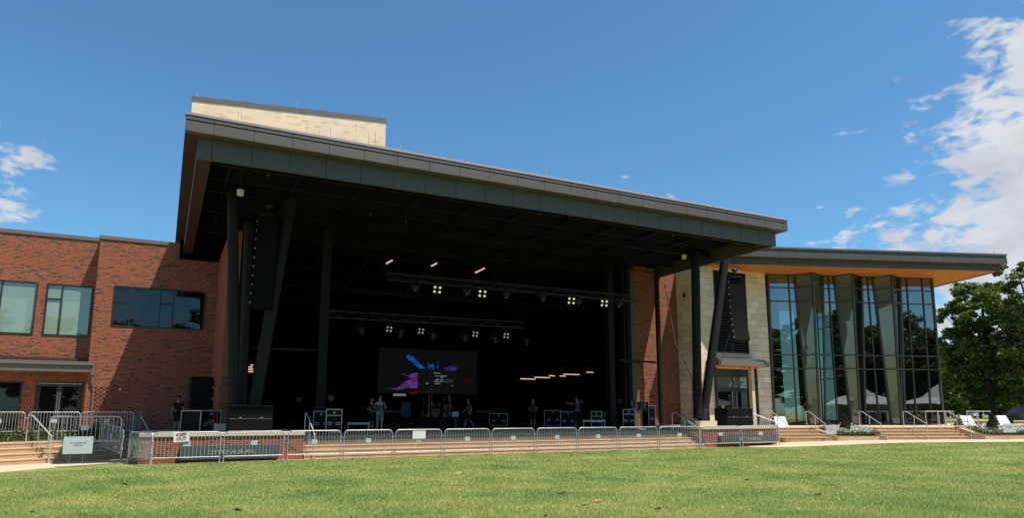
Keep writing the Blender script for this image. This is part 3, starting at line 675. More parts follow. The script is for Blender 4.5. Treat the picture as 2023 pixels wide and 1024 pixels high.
for i in range(22):
    s_ = -4.6 + 1.0 * i
    if s_ < SE2 - .1: up_.box(s_ - .008, s_ + .008, SB + .49, SB + .503, zA + .003, zA + (zB_ - zA) * .55)
    if s_ < SE2 - .1: up_.box(s_ - .008, s_ + .008, SB + .46, SB + .473, zA + (zB_ - zA) * .6, zB_ - .1)
    if s_ < SE - .05: lw_.box(s_ + .12, s_ + .136, SB + .07, SB + .083, ZS - .03, zA)
up_.build('fascia_upper', FJ, gh); lw_.build('fascia_lower', FJ, gh)
for px_ in (1490, 1775, 1964):
    s_, z_ = gs(px_, 490, SB); MB(MG).tube([(s_, SB, zB_), (s_, SB, zB_ + .7)], .010, 5).build('lightning_rod', M['steel'], gh)
for s_ in (.8, 6.0, 10.5): MB(MG).disc((s_, 1.6, ZS - .006), (0, 0, 1), .09, 12, .01).build('downlight', M['white'], gh)

# ------------------------------------------------------------------ plinths and the city signs
def textmesh(txt, size, ext, bold=0.):
    cu = bpy.data.curves.new('txt', 'FONT'); cu.body = txt; cu.size = size; cu.extrude = ext; cu.align_x = 'CENTER'; cu.align_y = 'CENTER'; cu.offset = bold; cu.resolution_u = 3
    o = bpy.data.objects.new('txt', cu); C.objects.link(o); dg = bpy.context.evaluated_depsgraph_get(); me = bpy.data.meshes.new_from_object(o.evaluated_get(dg))
    vs = [v.co.copy() for v in me.vertices]; fs = [tuple(p.vertices) for p in me.polygons]
    C.objects.unlink(o); bpy.data.objects.remove(o); return vs, fs
def text(name, txt, size, ext, Mx, m, parent=None, bold=0., world=True):
    vs, fs = textmesh(txt, size, ext, bold); mb = MB(Mx); mb.add(vs, fs); return mb.build(name, m, parent, world)
RX = Matrix.Rotation(R(90), 4, 'X')
def T3(x, y, z): return Matrix.Translation((x, y, z))
def plinth(x0, x1, label, sx0, sx1, sz0, sz1, tx, Yp=26.95, yb=31.5):
    r = empty('plinth', (x0, Yp, 0), label, 'plinth')
    MB().box(x0, x1, Yp, yb, -.05, .90).build('wall', M['brick'], r)
    MB().box(x0 - .05, x1 + .05, Yp - .05, yb, .90, 1.03).build('cap', M['cap'], r, bevel=.008)
    s = empty('city_sign', ((sx0 + sx1) / 2, Yp - .2, sz0), 'long slate grey metal sign box reading CITY OF AUBURN on the ' + ('left' if x0 < 9 else 'right') + ' brick plinth', 'sign', 'name signs on the stage plinths')
    MB().box(sx0, sx1, Yp - .22, Yp - .004, sz0, sz1).build('sign_box', M['sign'], s, bevel=.006)
    text('lettering', 'CITY OF AUBURN', .19, .012, T3(tx, Yp - .234, (sz0 + sz1) / 2) @ RX, M['silver'], s)
    return r
zq = lambda x, y: PY(x, y, 26.8)
plinth(-.55, 4.88, 'left red brick plinth with cream stone cap holding the subwoofers', zq(356, 890).x, zq(551, 890).x, zq(500, 906).z, zq(500, 880).z, zq(456, 893).x)
plinth(24.52, 29.7, 'right red brick plinth with cream stone cap under the leaning columns', zq(1423, 870).x, zq(1531, 870).x, zq(1480, 876.5).z, zq(1480, 859).z, zq(1480, 868).x)

# ------------------------------------------------------------------ crowd barriers
def make_barrier():
    r = empty('crowd_barrier', (0, 0, 0), 'x', 'barrier'); W, H = 2.2, 1.1
    pts = [(.03, 0, .02), (.03, 0, .92)] + [(.03 + .15 - .15 * math.cos(t), 0, .92 + .15 * math.sin(t)) for t in (.4, .8, 1.2, 1.57)] + \
          [(W - .18 + .15 * math.sin(t), 0, .92 + .15 * math.cos(t)) for t in (0, .4, .8, 1.2, 1.57)] + [(W - .03, 0, .02)]
    MB().tube(pts, .021, 8).tube([(.03, 0, .22), (W - .03, 0, .22)], .019, 8).build('frame', M['galv'], r)
    b = MB(); n = 16
    for i in range(n):
        x = .03 + (W - .06) * (i + 1) / (n + 1); b.tube([(x, 0, .22), (x, 0, 1.06)], .0098, 6, False)
    b.build('bar_infill', M['galv'], r)
    for x in (.03, W - .03): MB().box(x - .025, x + .025, -.30, .30, .012, .026).build('foot', M['galv'], r)
    for z in (.42, .82): MB().tube([(W - .03, 0, z), (W + .05, 0, z), (W + .05, 0, z - .06)], .010, 6).build('hook', M['galv'], r)
    MB().box(W * .5 - .13, W * .5 + .11, -.016, -.010, .60, .76).build('plate', M['plate'], r)
    return r
BAR = make_barrier(); used = []
def barrier(p, q, label, group, z=None):
    p, q = Vector(p), Vector(q); v = q - p; ln = math.hypot(v.x, v.y); rz = math.atan2(v.y, v.x)
    z = p.z if z is None else z
    if not used: o = BAR; o.location = (p.x, p.y, z); o.rotation_euler = (0, 0, rz); o.scale = (ln / 2.2, 1, 1); o['label'] = label; o['group'] = group; used.append(1)
    else: o = dup(BAR, (p.x, p.y, z), rz, label, group, ln / 2.2)
    return o
rowpx = [(300, 437), (441, 562), (567, 674), (678, 776), (780, 873), (877, 968), (971, 1057), (1060, 1140), (1143, 1221), (1224, 1300), (1303, 1383), (1386, 1463), (1466, 1540)]
rowlb = ['crowd barrier with the KEEP OUT sign before the left plinth', 'crowd barrier in front of the CITY OF AUBURN lettering on the left plinth', 'crowd barrier at the right corner of the left plinth beside its handrail',
         'crowd barrier in front of the person in the charcoal CREW shirt', 'crowd barrier carrying a blank white board at its top rail', 'crowd barrier in front of the person in a grey shirt walking on stage',
         'crowd barrier at the middle of the steps, seventh from the left in the front row', 'crowd barrier eighth from the left in the front row, below the pale tube row', 'crowd barrier in front of the low folding table on the right half of the stage',
         'crowd barrier in front of the road cases beside the cable rack', 'crowd barrier at the left corner of the right plinth before its handrail', 'crowd barrier before the pedestal end of the right plinth',
         'last crowd barrier of the front row, at the right end of the right plinth']
for (a, b), lb in zip(rowpx, rowlb):
    A_, B_ = PY(a, 880, 26.32), PY(b, 878, 26.32); ca = .0
    barrier((A_.x, 26.32 + random.uniform(-.02, .03), gz(A_.x, 26.3)), (B_.x, 26.32 + random.uniform(-.02, .03), 0), lb, 'crowd barriers in the front row along the lawn')
LG = 'crowd barriers around the left terrace'
a_ = PZ(251, 917, 0); b_ = PZ(297, 922, 0); barrier(a_, b_, 'narrow looking barrier turned edge on beside the left plinth corner', LG)
hdv = Vector((math.cos(HEAD), math.sin(HEAD), 0)); a_ = hdv * 25.8 + RT * -15.27; b_ = hdv * 24.2 + RT * -13.54
o = barrier((a_.x, a_.y, 0), b_, 'barrier seen steeply from the side running down the terrace steps', LG, z=.32); o.rotation_euler[1] = .093
a_ = PZ(92, 885, .53); b_ = PZ(238, 885, .53); barrier(a_, b_, 'barrier standing on the terrace steps behind the pale grey yard sign', LG)
a_ = PZ(155, 862, .70); b_ = PZ(262, 862, .70); barrier(a_, b_, 'barrier on the terrace in front of the downpipe and brick corner', LG)
a_ = PY(52, 850, 37.6); b_ = PY(157, 850, 37.6); barrier(a_, b_, 'barrier on the terrace in front of the dark double doors', LG, z=.69)
a_ = PY(-58, 850, 37.7); b_ = PY(48, 850, 37.7); barrier(a_, b_, 'leftmost barrier on the terrace before the dark ground floor window', LG, z=.69)
a_ = PY(1541, 880, 26.4); barrier((a_.x, 26.4, gz(a_.x, 26.4)), (a_.x + .55, 28.5, 0), 'barrier turned back towards the hall at the end of the front row', 'crowd barriers in the front row along the lawn')
# sign boards on the barriers
k1 = PY(358.5, 864, 26.28); t_ = T3(k1.x, 26.27, k1.z) @ Matrix.Rotation(R(-4), 4, 'Y')
s = empty('warning_sign', (k1.x, 26.27, k1.z), 'white board reading KEEP OUT in maroon tied to a barrier', 'sign')
MB(t_).box(-.245, .245, -.012, .0, -.17, .17).build('board', M['white'], s)
for txt, dz in (('KEEP', .072), ('OUT', -.072)): text('lettering', txt, .15, .002, t_ @ T3(0, -.015, dz) @ RX, M['maroon'], s, .004)
k2 = PY(828, 860, 26.28); tag(MB().box(k2.x - .27, k2.x + .27, 26.27, 26.285, k2.z - .15, k2.z + .16).build('blank_board', M['white']), 'blank white board hung on the top rail of a barrier', 'sign')
def yardsign(p0, w_, h_, Mx, label, lines, legs=True):
    s = empty('yard_sign', tuple(Mx.translation), label, 'sign', 'pale grey notice boards on the lawn edge')
    z0 = .42 if legs else .0
    MB(Mx).box(-w_ / 2, w_ / 2, -.01, 0, z0, z0 + h_).build('board', M['grey'], s)
    MB(Mx).tube([(-w_ * .25, .005, -.02), (-w_ * .25, .005, z0 + .1)], .005, 5).tube([(w_ * .2, .005, -.02), (w_ * .2, .005, z0 + .1)], .005, 5).build('wire_stake', M['galv'], s)
    for i, (tx, sz) in enumerate(lines): text('lettering', tx, sz, .001, Mx @ T3(0, -.013, z0 + h_ * (.62 - .13 * i)) @ RX, M['ink'], s)
    return s
g0 = PZ(150, 924, 0); k = PZ(128, 929, 0); k2_ = PZ(175, 924, 0)
yardsign(None, .82, .55, Matrix.Translation(g0) @ Matrix.Rotation(R(-1), 4, 'Z'), 'pale grey notice board on wire legs by the left terrace steps', [('NO ACCESS BETWEEN', .046), ('THESE STEPS', .046)])
gfc = math.atan2(GA.y, GA.x)
g1 = G((PN(1643, 860, G(0, 5.75, 0), GB) - P0).dot(GA), 5.75, .14); yardsign(None, .60, .46, Matrix.Translation(g1) @ Matrix.Rotation(gfc, 4, 'Z'), 'pale grey notice board before the first flower planter', [('NO ACCESS BETWEEN', .04), ('THESE', .04)], True)
g2 = G((PN(1995, 855, G(0, 5.75, 0), GB) - P0).dot(GA), 5.75, .20); yardsign(None, .80, .50, Matrix.Translation(g2) @ Matrix.Rotation(gfc, 4, 'Z'), 'pale grey notice board before the planter at the right end', [('NO ACCESS BETWEEN', .045), ('THESE', .045)], True)

# ------------------------------------------------------------------ handrails
def rail(Mx, run, rise, z0, label, group, r=.022, ext=.3, h=.92):
    s = empty('handrail', tuple(Mx.translation), label, 'handrail', group)
    top = [(0, 0, 0), (0, 0, h), (0, run, rise + h), (0, run + ext, rise + h), (0, run + ext + .04, rise)]
    MB(Mx).tube([top[0], (0, 0, h)], r, 8).tube([(0, 0, h), (0, run, rise + h)], r, 8).tube([(0, run, rise + h), (0, run + ext, rise + h)], r, 8).ball((0, 0, h), r * 1.05, 8, 5).ball((0, run, rise + h), r * 1.05, 8, 5).build('top_rail', M['steel'], s)
    MB(Mx).tube([(0, run + ext, rise), (0, run + ext, rise + h)], r, 8).build('post', M['steel'], s); MB(Mx).tube([(0, run * .62, rise * .62), (0, run * .62, rise * .62 + h)], r, 8).build('post', M['steel'], s); return s
rail(T3(5.25, 26.75, 0), 1.75, .8, 0, 'steel handrail on the stage steps beside the left plinth', 'step handrails')
rail(T3(24.15, 26.75, 0), 1.75, .8, 0, 'steel handrail on the stage steps beside the right plinth', 'step handrails')
lr = PZ(96, 917, 0); sL = (lr - q0).dot(aL); rail(ML @ T3(sL, -.12, .02), 1.45, .69, 0, 'steel handrail on the angled terrace steps at left', 'step handrails')
for (px_, lb) in ((1556, 'steel handrail on the short steps just right of the right plinth'), (1632, 'steel handrail at the left edge of the first flower planter'), (1742, 'steel handrail on the wide steps just right of the first planter'), (1833, 'steel handrail in the middle of the wide hall steps'), (1919, 'steel handrail against the left edge of the second planter')):
    s_ = (PN(px_, 869, Q0 + GB2 * .1, GB2) - Q0).dot(GA2); rail(MGr @ T3(s_, -.12, .20), 1.6, .69, 0, lb, 'step handrails')
for k_, (s_, b_, lb) in enumerate(((8.2, 2.2, 'steel handrail behind the second planter, nearest the hall corner'), (9.4, 2.6, 'steel handrail behind the conifer of the second planter'), (10.8, 2.0, 'steel handrail right of the conifer of the second planter'), (12.0, 2.6, 'steel handrail beside the white angled boards'), (13.0, -.15, 'steel handrail at the far right end of the steps'))):
    rail(MGr @ T3(s_, b_, PLAZA - .04 if b_ > 0 else .20) @ Matrix.Rotation(R(-60 if k_ % 2 else -75), 4, 'Z'), 1.7, .0 if b_ > 0 else .69, 0, lb, 'handrails at the right end', ext=.5)
rb = MB(MG); rr_ = empty('railing', G(-3, 5, .9), 'steel ramp railing with thin balusters right of the stacked speakers', 'railing')
ra, rb_ = PY(1474, 813, 29.6), PY(1536, 836, 28.3)
rz0 = lambda t: (ra.lerp(rb_, t))
MB().tube([rz0(0), rz0(.5), rz0(1), rz0(1) + Vector((.25, -.2, -.05))], .022, 8).build('top_rail', M['steel'], rr_)
bb_ = MB()
for i in range(15): p = rz0(i / 14); bb_.tube([p, (p.x, p.y, .9)], .012, 5, False)
bb_.tube([(rz0(0).x, rz0(0).y, 1.0), (rz0(1).x, rz0(1).y, .95)], .015, 6); bb_.build('balusters', M['steel'], rr_)
for t in (0, .5, 1): p = rz0(t); MB().tube([p, (p.x, p.y, .3)], .02, 8).build('post', M['steel'], rr_)
# gate post with sloping brace at left
g_ = PZ(273, 868, .7); gp = empty('gate_post', (g_.x, g_.y, .7), 'grey square steel post with sloping brace between barriers and plinth', 'post')
MB().box(g_.x - .07, g_.x + .07, g_.y, g_.y + .14, .5, 1.78).box(g_.x - .19, g_.x - .11, g_.y, g_.y + .1, .5, 1.70).build('post', M['sign'], gp)
q_ = PY(296, 856, g_.y); MB().tube([(g_.x + .03, g_.y, 1.6), (q_.x, g_.y, q_.z)], .028, 8).build('brace', M['galv'], gp)
for k_, (px_, lb) in enumerate(((190, 'left blue grey bin with amber light behind the barriers'), (212, 'right blue grey bin with amber light behind the barriers'))):
    p = PZ(px_, 866, .70); b_ = empty('litter_bin', (p.x, p.y, .7), lb, 'bin', 'bins behind the terrace barriers')
    MB().box(p.x - .13, p.x + .13, p.y, p.y + .26, .69, 1.28).build('body', M['bin'], b_, bevel=.02); MB().cbox((p.x + .02, p.y - .005, 1.2), (.09, .02, .06)).build('amber_light', M['orange'], b_)

# ------------------------------------------------------------------ planters and planting
def scatter(name, m, pts, size, up=.5, parent=None, seed=1, elong=1.6):
    g = np.random.default_rng(seed); n = len(pts); pts = np.asarray(pts)
    d = g.normal(size=(n, 3)); d[:, 2] = np.abs(d[:, 2]) * up + .1; d /= np.linalg.norm(d, axis=1)[:, None]
    e = g.normal(size=(n, 3)); e -= (e * d).sum(1)[:, None] * d; e /= np.linalg.norm(e, axis=1)[:, None]
    s = (size * g.uniform(.6, 1.3, n))[:, None]
    v = np.stack([pts - d * s * elong / 2, pts + e * s * .5, pts + d * s * elong / 2, pts - e * s * .5], 1).reshape(-1, 3)
    me = bpy.data.meshes.new(name); me.vertices.add(4 * n); me.vertices.foreach_set('co', v.ravel().astype(np.float32))
    me.loops.add(4 * n); me.loops.foreach_set('vertex_index', np.arange(4 * n, dtype=np.int32)); me.polygons.add(n)
    me.polygons.foreach_set('loop_start', np.arange(0, 4 * n, 4, dtype=np.int32)); me.update(calc_edges=True); me.materials.append(m)
    o = bpy.data.objects.new(name, me); C.objects.link(o)
    if parent:
        o.parent = parent; off = Vector((0, 0, 0)); r = parent
        while r: off += r.location; r = r.parent
        o.location = -off
    return o
def planter(poly_s, label, seed, G=G2):
    # poly: back-left, back-right, front-right, front-left in (s, b); a low cast kerb slopes up with the steps
    r = empty('planter', G(poly_s[0][0], poly_s[0][1], .3), label, 'planter')
    kb = MB()
    P = [G(s, b, z) for s, b, z in poly_s]
    n = len(P)
    for i in range(n):
        a, b = P[i], P[(i + 1) % n]; d = (b - a); d.z = 0; d.normalize(); nn_ = Vector((-d.y, d.x, 0)) * .34
        kb.add([a, b, b + nn_, a + nn_, Vector((a.x, a.y, .0)), Vector((b.x, b.y, .0)), Vector(((b + nn_).x, (b + nn_).y, 0)), Vector(((a + nn_).x, (a + nn_).y, 0))],
               [(0, 1, 2, 3), (0, 4, 5, 1), (1, 5, 6, 2), (3, 2, 6, 7), (0, 3, 7, 4)])
    kb.build('kerb', M['conc'], r)
    so_ = MB(); so_.add([p - Vector((0, 0, .03)) for p in P], [tuple(range(n))[::-1]]); so_.build('soil', M['soil'], r)
    g = np.random.default_rng(seed); cen = sum(P, Vector()) / n
    def pts(k, h0, h1, sel=None):
        out = []
        while len(out) < k:
            w_ = g.dirichlet([.8] * n); p = sum((P[i] * float(w_[i]) for i in range(n)), Vector())
            p = cen.lerp(p, .97); 
            if sel and not sel(p): continue
            out.append((p.x, p.y, p.z + g.uniform(h0, h1)))
        return out
    tag(scatter('bedding_foliage', M['shrub'], pts(9000, 0, .17), .06, .8, None, seed), 'green foliage of the bedding plants in the ' + label.split(',')[0], 'plants', kind='stuff')
    wf = mat('white_petals', (.62, .62, .56), .7); pf = mat('pink_petals', (.50, .08, .16), .7); yf = mat('yellow_petals', (.6, .38, .03), .7)
    tag(scatter('white_flowers', wf, pts(2600, .12, .30), .045, .6, None, seed + 1, 1.2), 'white and silvery flowers in the ' + label.split(',')[0], 'flowers', kind='stuff')
    front = lambda p: (p - P0).dot(GB2) > cen_b or g.random() < .15
    cen_b = (cen - P0).dot(GB2) + .25
    tag(scatter('pink_flowers', pf, pts(420, .08, .17, front), .045, .6, None, seed + 2, 1.1), 'pink flowers edging the ' + label.split(',')[0], 'flowers', kind='stuff')
    tag(scatter('yellow_flowers', yf, pts(320, .10, .18), .04, .6, None, seed + 3, 1.1), 'yellow flowers dotted in the ' + label.split(',')[0], 'flowers', kind='stuff')
    return r, P, cen
def gsb(x, y, z): q = PZ(x, y, z) - P0; return q.dot(GA), q.dot(GB)
def pq(l): return [(sp(a, b), b, z) for a, b, z in l]
pA = pq([(1600, -1.4, .93), (1699, -1.4, .93), (1737, -.1, .50), (1752, .15, .42), (1653, .15, .42), (1633, -.25, .60)])
PA, polyA, cenA = planter(pA[::-1], 'first flower planter, below the glass hall', 11)
pB = pq([(1886, -1.4, .93), (2040, -1.4, .93), (2075, -.1, .50), (2090, .15, .42), (1944, .15, .42), (1921, -.25, .60)])
PB, polyB, cenB = planter(pB[::-1], 'second flower planter, at the right end of the steps', 31)
def conifer(p, h, label):
    r = empty('conifer_shrub', p, label, 'shrub', 'small conifers in the planters')
    MB().tube([p, (p[0], p[1], p[2] + h * .8)], .02, 6).build('trunk', M['bark'], r)
    g = np.random.default_rng(5); pts = []
    for i in range(1500):
        t = g.random() ** .8; a = g.random() * 6.283; rad = h * .36 * (1 - t) * g.random() ** .4 * (1 + .25 * math.sin(a * 3 + t * 9)); pts.append((p[0] + rad * math.cos(a), p[1] + rad * math.sin(a), p[2] + .04 + t * h))
    scatter('crown', M['leafd'], pts, .07, 3., r, 8, 2.)
pp = PN(1670, 840, cenA, GB2); conifer((pp.x, pp.y, .75), .85, 'small dark conifer in the first flower planter')
pp = PN(1960, 838, cenB, GB2); conifer((pp.x, pp.y, .75), .95, 'small dark conifer in the second flower planter')
# bed on the left terrace
bed = []; g = np.random.default_rng(3)
def bedp(s0, s1, n0, n1): 
    q = ML @ Vector((g.uniform(s0, s1), g.uniform(n0, n1), 0)); return q.x, q.y
sbd = MB(ML); sbd.prism([(-12, 1.95, .68), (7.0, 1.95, .68), (6.0, 4.6, .68), (-12, 4.6, .68)], (0, 0, .03)); tag(sbd.build('planting_bed_soil', M['soil']), kind='structure')
cl_ = [(bedp(-3, 5.5, 2.5, 4.3), g.uniform(.18, .34)) for _ in range(34)]
for (c0, r_) in cl_:
    for _ in range(170): bed.append((c0[0] + g.normal() * r_, c0[1] + g.normal() * r_ * .6, .72 + abs(g.normal()) * r_ * .7))
tag(scatter('bed_foliage', M['shrubd'], bed, .065, .9, None, 4), 'leafy ground plants in the bed behind the terrace steps', 'plants', kind='stuff')
tf_ = []
for _ in range(1800): c = bedp(-3, 5.3, 2.1, 2.7); tf_.append((c[0], c[1], .72 + g.random() * .12))
tag(scatter('bed_grass_tufts', M['leafl'], tf_, .035, 3., None, 5, 4.), 'thin grass tufts along the front of the terrace bed', 'grass', kind='stuff')

# ------------------------------------------------------------------ road cases and speakers
def case(Mx, w_, d_, h_, label, group='road cases on the stage', line=None, castor=True, handles=2):
    s = empty('road_case', tuple(Mx.translation), label, 'road case', group); z0 = .12 if castor else 0
    MB(Mx).box(-w_ / 2 + .012, w_ / 2 - .012, -d_ / 2 + .012, d_ / 2 - .012, z0 + .012, h_ - .012).build('body', M['case'], s)
    e = MB(Mx); t = .036
    for x in (-w_ / 2, w_ / 2 - t):
        for y in (-d_ / 2, d_ / 2 - t): e.box(x, x + t, y, y + t, z0, h_)
    for z in (z0, h_ - t) + ((line,) if line else ()):
        zz = z + .001
        e.box(-w_ / 2 + t, w_ / 2 - t, -d_ / 2, -d_ / 2 + t, zz, zz + t); e.box(-w_ / 2 + t, w_ / 2 - t, d_ / 2 - t, d_ / 2, zz, zz + t)
        e.box(-w_ / 2, -w_ / 2 + t, -d_ / 2 + t, d_ / 2 - t, zz, zz + t); e.box(w_ / 2 - t, w_ / 2, -d_ / 2 + t, d_ / 2 - t, zz, zz + t)
    e.build('edge_trim', M['alu'], s)
    for k_ in range(handles):
        x = (-.25 + .5 * k_) * w_ if handles == 2 else 0; z = z0 + (h_ - z0) * .38
        hd = MB(Mx); hd.box(x - .085, x + .085, -d_ / 2 - .006, -d_ / 2 + .01, z - .055, z + .055); ho = hd.build('handle', M['alu'], s)
        MB(Mx).box(x - .06, x + .06, -d_ / 2 - .009, -d_ / 2 - .0065, z - .03, z + .03).build('recess', M['case'], ho)
    MB(Mx).box(-.04, .04, -d_ / 2 - .008, -d_ / 2 + .01, h_ - .18, h_ - .10).build('latch', M['alu'], s)
    if castor:
        for x in (-w_ / 2 + .09, w_ / 2 - .09):
            for y in (-d_ / 2 + .09, d_ / 2 - .09): MB(Mx).tube([(x - .02, y, .05), (x + .02, y, .05)], .05, 12).box(x - .03, x + .03, y - .03, y + .03, .08, .121).build('castor', M['tyre'], s)
    return s
D0 = DECK + .007
def onstage(px_, Y): p = PY(px_, 800, Y); return Vector((p.x, Y, 0))
def face(px_, Y):  # rotation that squares a box to the camera
    p = onstage(px_, Y); return math.atan2(p.y, p.x) - R(90)
def CM(px_, Y, z=D0, rz=None): 
    p = onstage(px_, Y); return Matrix.Translation((p.x, p.y, z)) @ Matrix.Rotation(face(px_, Y) if rz is None else rz, 4, 'Z')
case(CM(661, 29.4), .66, .7, 1.08, 'black road case with aluminium edges on the left half of the stage front', line=.80)
case(CM(1178, 32.6), .62, .7, 1.02, 'black road case behind the low folding table on the right half of the stage', line=.72)
case(CM(1242, 30.6), .66, .6, 1.12, 'black road case just left of the rack of hanging cables', line=.83)
case(CM(1281, 31.8, rz=R(8)), .56, .5, 1.35, 'tall narrow black road case against the sunlit brick pier', handles=1)
cs = case(CM(399, 30.6, D0, face(399, 30.6) + R(44)), 1.05, 1.05, 1.02, 'large black road case with silver corners on the left plinth side, under three speakers')
t_ = CM(399, 30.6, D0, face(399, 30.6) + R(44)); 
for i, tx in enumerate(('SOUND', 'PERFORMANCE', 'AUDIO')): text('lettering', tx, .07, .001, t_ @ T3(0, -.53, .62 - i * .08) @ Matrix.Rotation(R(0), 4, 'Z') @ RX, M['silver'], cs)
for k_, (dx, dz) in enumerate(((.50, 0), (.62, 0))):
    p = PY(421 + k_ * 6, 850, 29.9); tag(MB().tube([(p.x, 29.9, D0 + 1.18), (p.x + .01, 29.86, D0 + .7), (p.x - .03, 29.9, D0 + .3), (p.x, 29.88, D0 + .01)], .022, 6).build('ratchet_strap', M['red']), ('left' if k_ == 0 else 'right') + ' red strap hanging down beside the large road case', 'strap', 'red straps by the road case')
def boxspk(Mx, w_, d_, h_, label, group, n=1, name='loudspeaker', pods=False):
    s = empty(name, tuple(Mx.translation), label, 'speaker', group)
    MB(Mx).box(-w_ / 2, w_ / 2, -d_ / 2 + .02, d_ / 2, 0, h_).build('cabinet', M['case'], s, bevel=.012)
    if n == 2:
        for z in (.03, h_ / 2 + .015): MB(Mx).box(-w_ / 2 + .03, w_ / 2 - .03, -d_ / 2, -d_ / 2 + .018, z, z + h_ / 2 - .045).build('grille', M['spk'], s)
        MB(Mx).box(-w_ / 2, w_ / 2, -d_ / 2 - .008, -d_ / 2 + .02, h_ - .015, h_).box(-w_ / 2 + .02, w_ / 2 - .02, -d_ / 2 - .004, -d_ / 2 + .01, h_ / 2 - .014, h_ / 2 + .012).build('edge_strip', M['fascia'], s)
        MB(Mx).box(-.04, .04, -d_ / 2 - .012, -d_ / 2 - .002, h_ / 2 + .02, h_ / 2 + .05).build('badge', M['alu'], s)
    else:
        MB(Mx).box(-w_ / 2 + .02, w_ / 2 - .02, -d_ / 2, -d_ / 2 + .018, .02, h_ - .02).build('grille', M['spk'], s)
        for sx in ((1,) if pods else ()): MB(Mx).disc((w_ / 2 + .03, -d_ * .1, h_ / 2), (1, -.25, 0), h_ * .40, 14, .16).build('side_pod', M['case'], s); MB(Mx).disc((w_ / 2 + .12, -d_ * .12, h_ / 2), (1, -.25, 0), .022, 8, .02).build('pin', M['alu'], s)
    return s
for k_, (px_, Y, side) in enumerate(((474, 27.9, 'left'), (515, 27.9, 'right'))): boxspk(CM(px_, Y, 1.031, 0), .80, .95, .97, side + ' black double subwoofer stack on the left plinth', 'subwoofers on the plinths', 2, 'subwoofer')
for k_, (px_, Y, side) in enumerate(((1436, 28.3, 'left'), (1461, 28.3, 'right'))): boxspk(CM(px_, Y, 1.031, 0), .97, .95, .95, side + ' black double subwoofer stack on the right plinth before the hall door', 'subwoofers on the plinths', 2, 'subwoofer')
for k_ in range(3): boxspk(CM(393, 30.6, D0 + 1.06 + k_ * .44, face(393, 30.6) + R(12)), .82, .6, .43, ('lowest', 'middle', 'topmost')[k_] + ' of three black line array speakers stacked on the large road case', 'speakers stacked on the road case', 1, 'loudspeaker', True)
def linearray(p, n, w_, h_, tilt, yaw, label, curve):
    s = empty('line_array', p, label, 'speaker', 'hanging line arrays'); Mz = Matrix.Translation(p) @ Matrix.Rotation(yaw, 4, 'Z')
    MB(Mz).box(-w_ * .38, w_ * .38, -.3, .25, .05, .12).build('flying_frame', M['steelb'], s)
    MB(Mz).ball((0, 0, .55), .16, 10, 6, (1.2, .8, .8)).tube([(0, 0, .12), (0, 0, .6)], .02, 6).tube([(0, 0, .6), (0, 0, 1.2)], .012, 5).build('chain_hoist', M['steelb'], s)
    z = 0; y = 0; a = tilt
    for i in range(n):
        Mb = Mz @ T3(0, y, z) @ Matrix.Rotation(a, 4, 'X')
        o = MB(Mb).box(-w_ / 2, w_ / 2, -.22, .22, -h_ + .008, 0).build('speaker_module', M['spk'], s)
        MB(Mb).box(-w_ / 2 - .015, -w_ / 2 + .01, -.2, .2, -h_ * .8, -h_ * .15).build('rigging_plate', M['col'], o); MB(Mb).cbox((-w_ / 2 - .02, -.2, -h_ * .5), (.03, .05, .07)).build('pin', M['alu'], o)
        z -= h_ * math.cos(a); y -= h_ * math.sin(-a) ; a += curve[i] if i < len(curve) else 0
    return s
la = PY(532, 432, 28.9); linearray((la.x, 28.9, la.z), 10, .80, .385, R(-2), R(-22), 'tall black line array hanging between the left leaning columns', [R(-.6)] * 6 + [R(-1.5)] * 4)
ra_ = PY(1452, 552, 29.8); linearray((ra_.x, 29.8, ra_.z), 10, .92, .385, R(0), R(-24), 'black line array curving down beside the right leaning column', [R(-.7)] * 4 + [R(-3.)] * 6)
ca_ = PY(1012, 502, 35.8); linearray((ca_.x, 35.8, ca_.z), 4, .85, .33, 0, R(-15), 'small black centre cluster of speakers hanging under the roof', [R(-2)] * 4)
cab = MB(); cab.tube([PY(1313, 560, 33), PY(1335, 680, 32), PY(1368, 748, 29), (25.4, 28.7, 1.6)], .02, 5); tag(cab.build('hanging_cable', M['steelb']), 'black cable sagging from the roof to the right column base', 'cable')
cab = MB(); cab.tube([PY(1441, 662, 29.2), PY(1420, 730, 28.9), (25.9, 28.8, 2.6)], .015, 5); tag(cab.build('hanging_cable', M['steelb']), 'black cable running from the right line array to the column foot', 'cable')

# ------------------------------------------------------------------ trusses and stage lights
def truss(p, q, sz, label, m='steelb', bay=.62):
    p, q = Vector(p), Vector(q); s = empty('lighting_truss', tuple(p), label, 'truss', 'lighting trusses'); d = (q - p); n = max(2, int(d.length / bay)); d = d / n; sy = Vector((0, sz, 0)) ; szv = Vector((0, 0, sz))
    c = MB()
    for o in (Vector(), sy, szv, sy + szv): c.tube([p + o, q + o], .024, 6)
    c.build('chord', M[m], s); l = MB()
    for i in range(n):
        a, b = p + d * i, p + d * (i + 1)
        l.tube([a, a + szv], .014, 5, False); l.tube([a + sy, a + sy + szv], .014, 5, False)
        if i % 2: l.tube([a, b + szv], .014, 5, False); l.tube([a + sy, b + sy + szv], .014, 5, False)
        else: l.tube([a + szv, b], .014, 5, False); l.tube([a + szv + sy, b + sy], .014, 5, False)
        l.tube([a, b + sy], .012, 5, False)
    l.build('lacing', M[m], s); return s
M['trussm'] = mat('blue_grey_truss', (.018, .022, .027), .5, .1); M['trussb'] = mat('pale_truss', (.10, .095, .075), .5, .2)
tp, tq = PY(766, 553, 32.6), PY(1264, 595, 32.6); tp.z = tq.z = (tp.z + tq.z) / 2; truss(tp, tq, .34, 'front black lighting truss hanging across the stage opening', 'trussm')
up_, uq = PY(652, 627, 40), PY(1038, 648, 40); truss(up_, uq, .40, 'rear lighting truss with pale tubes deeper in the stage', 'trussb')
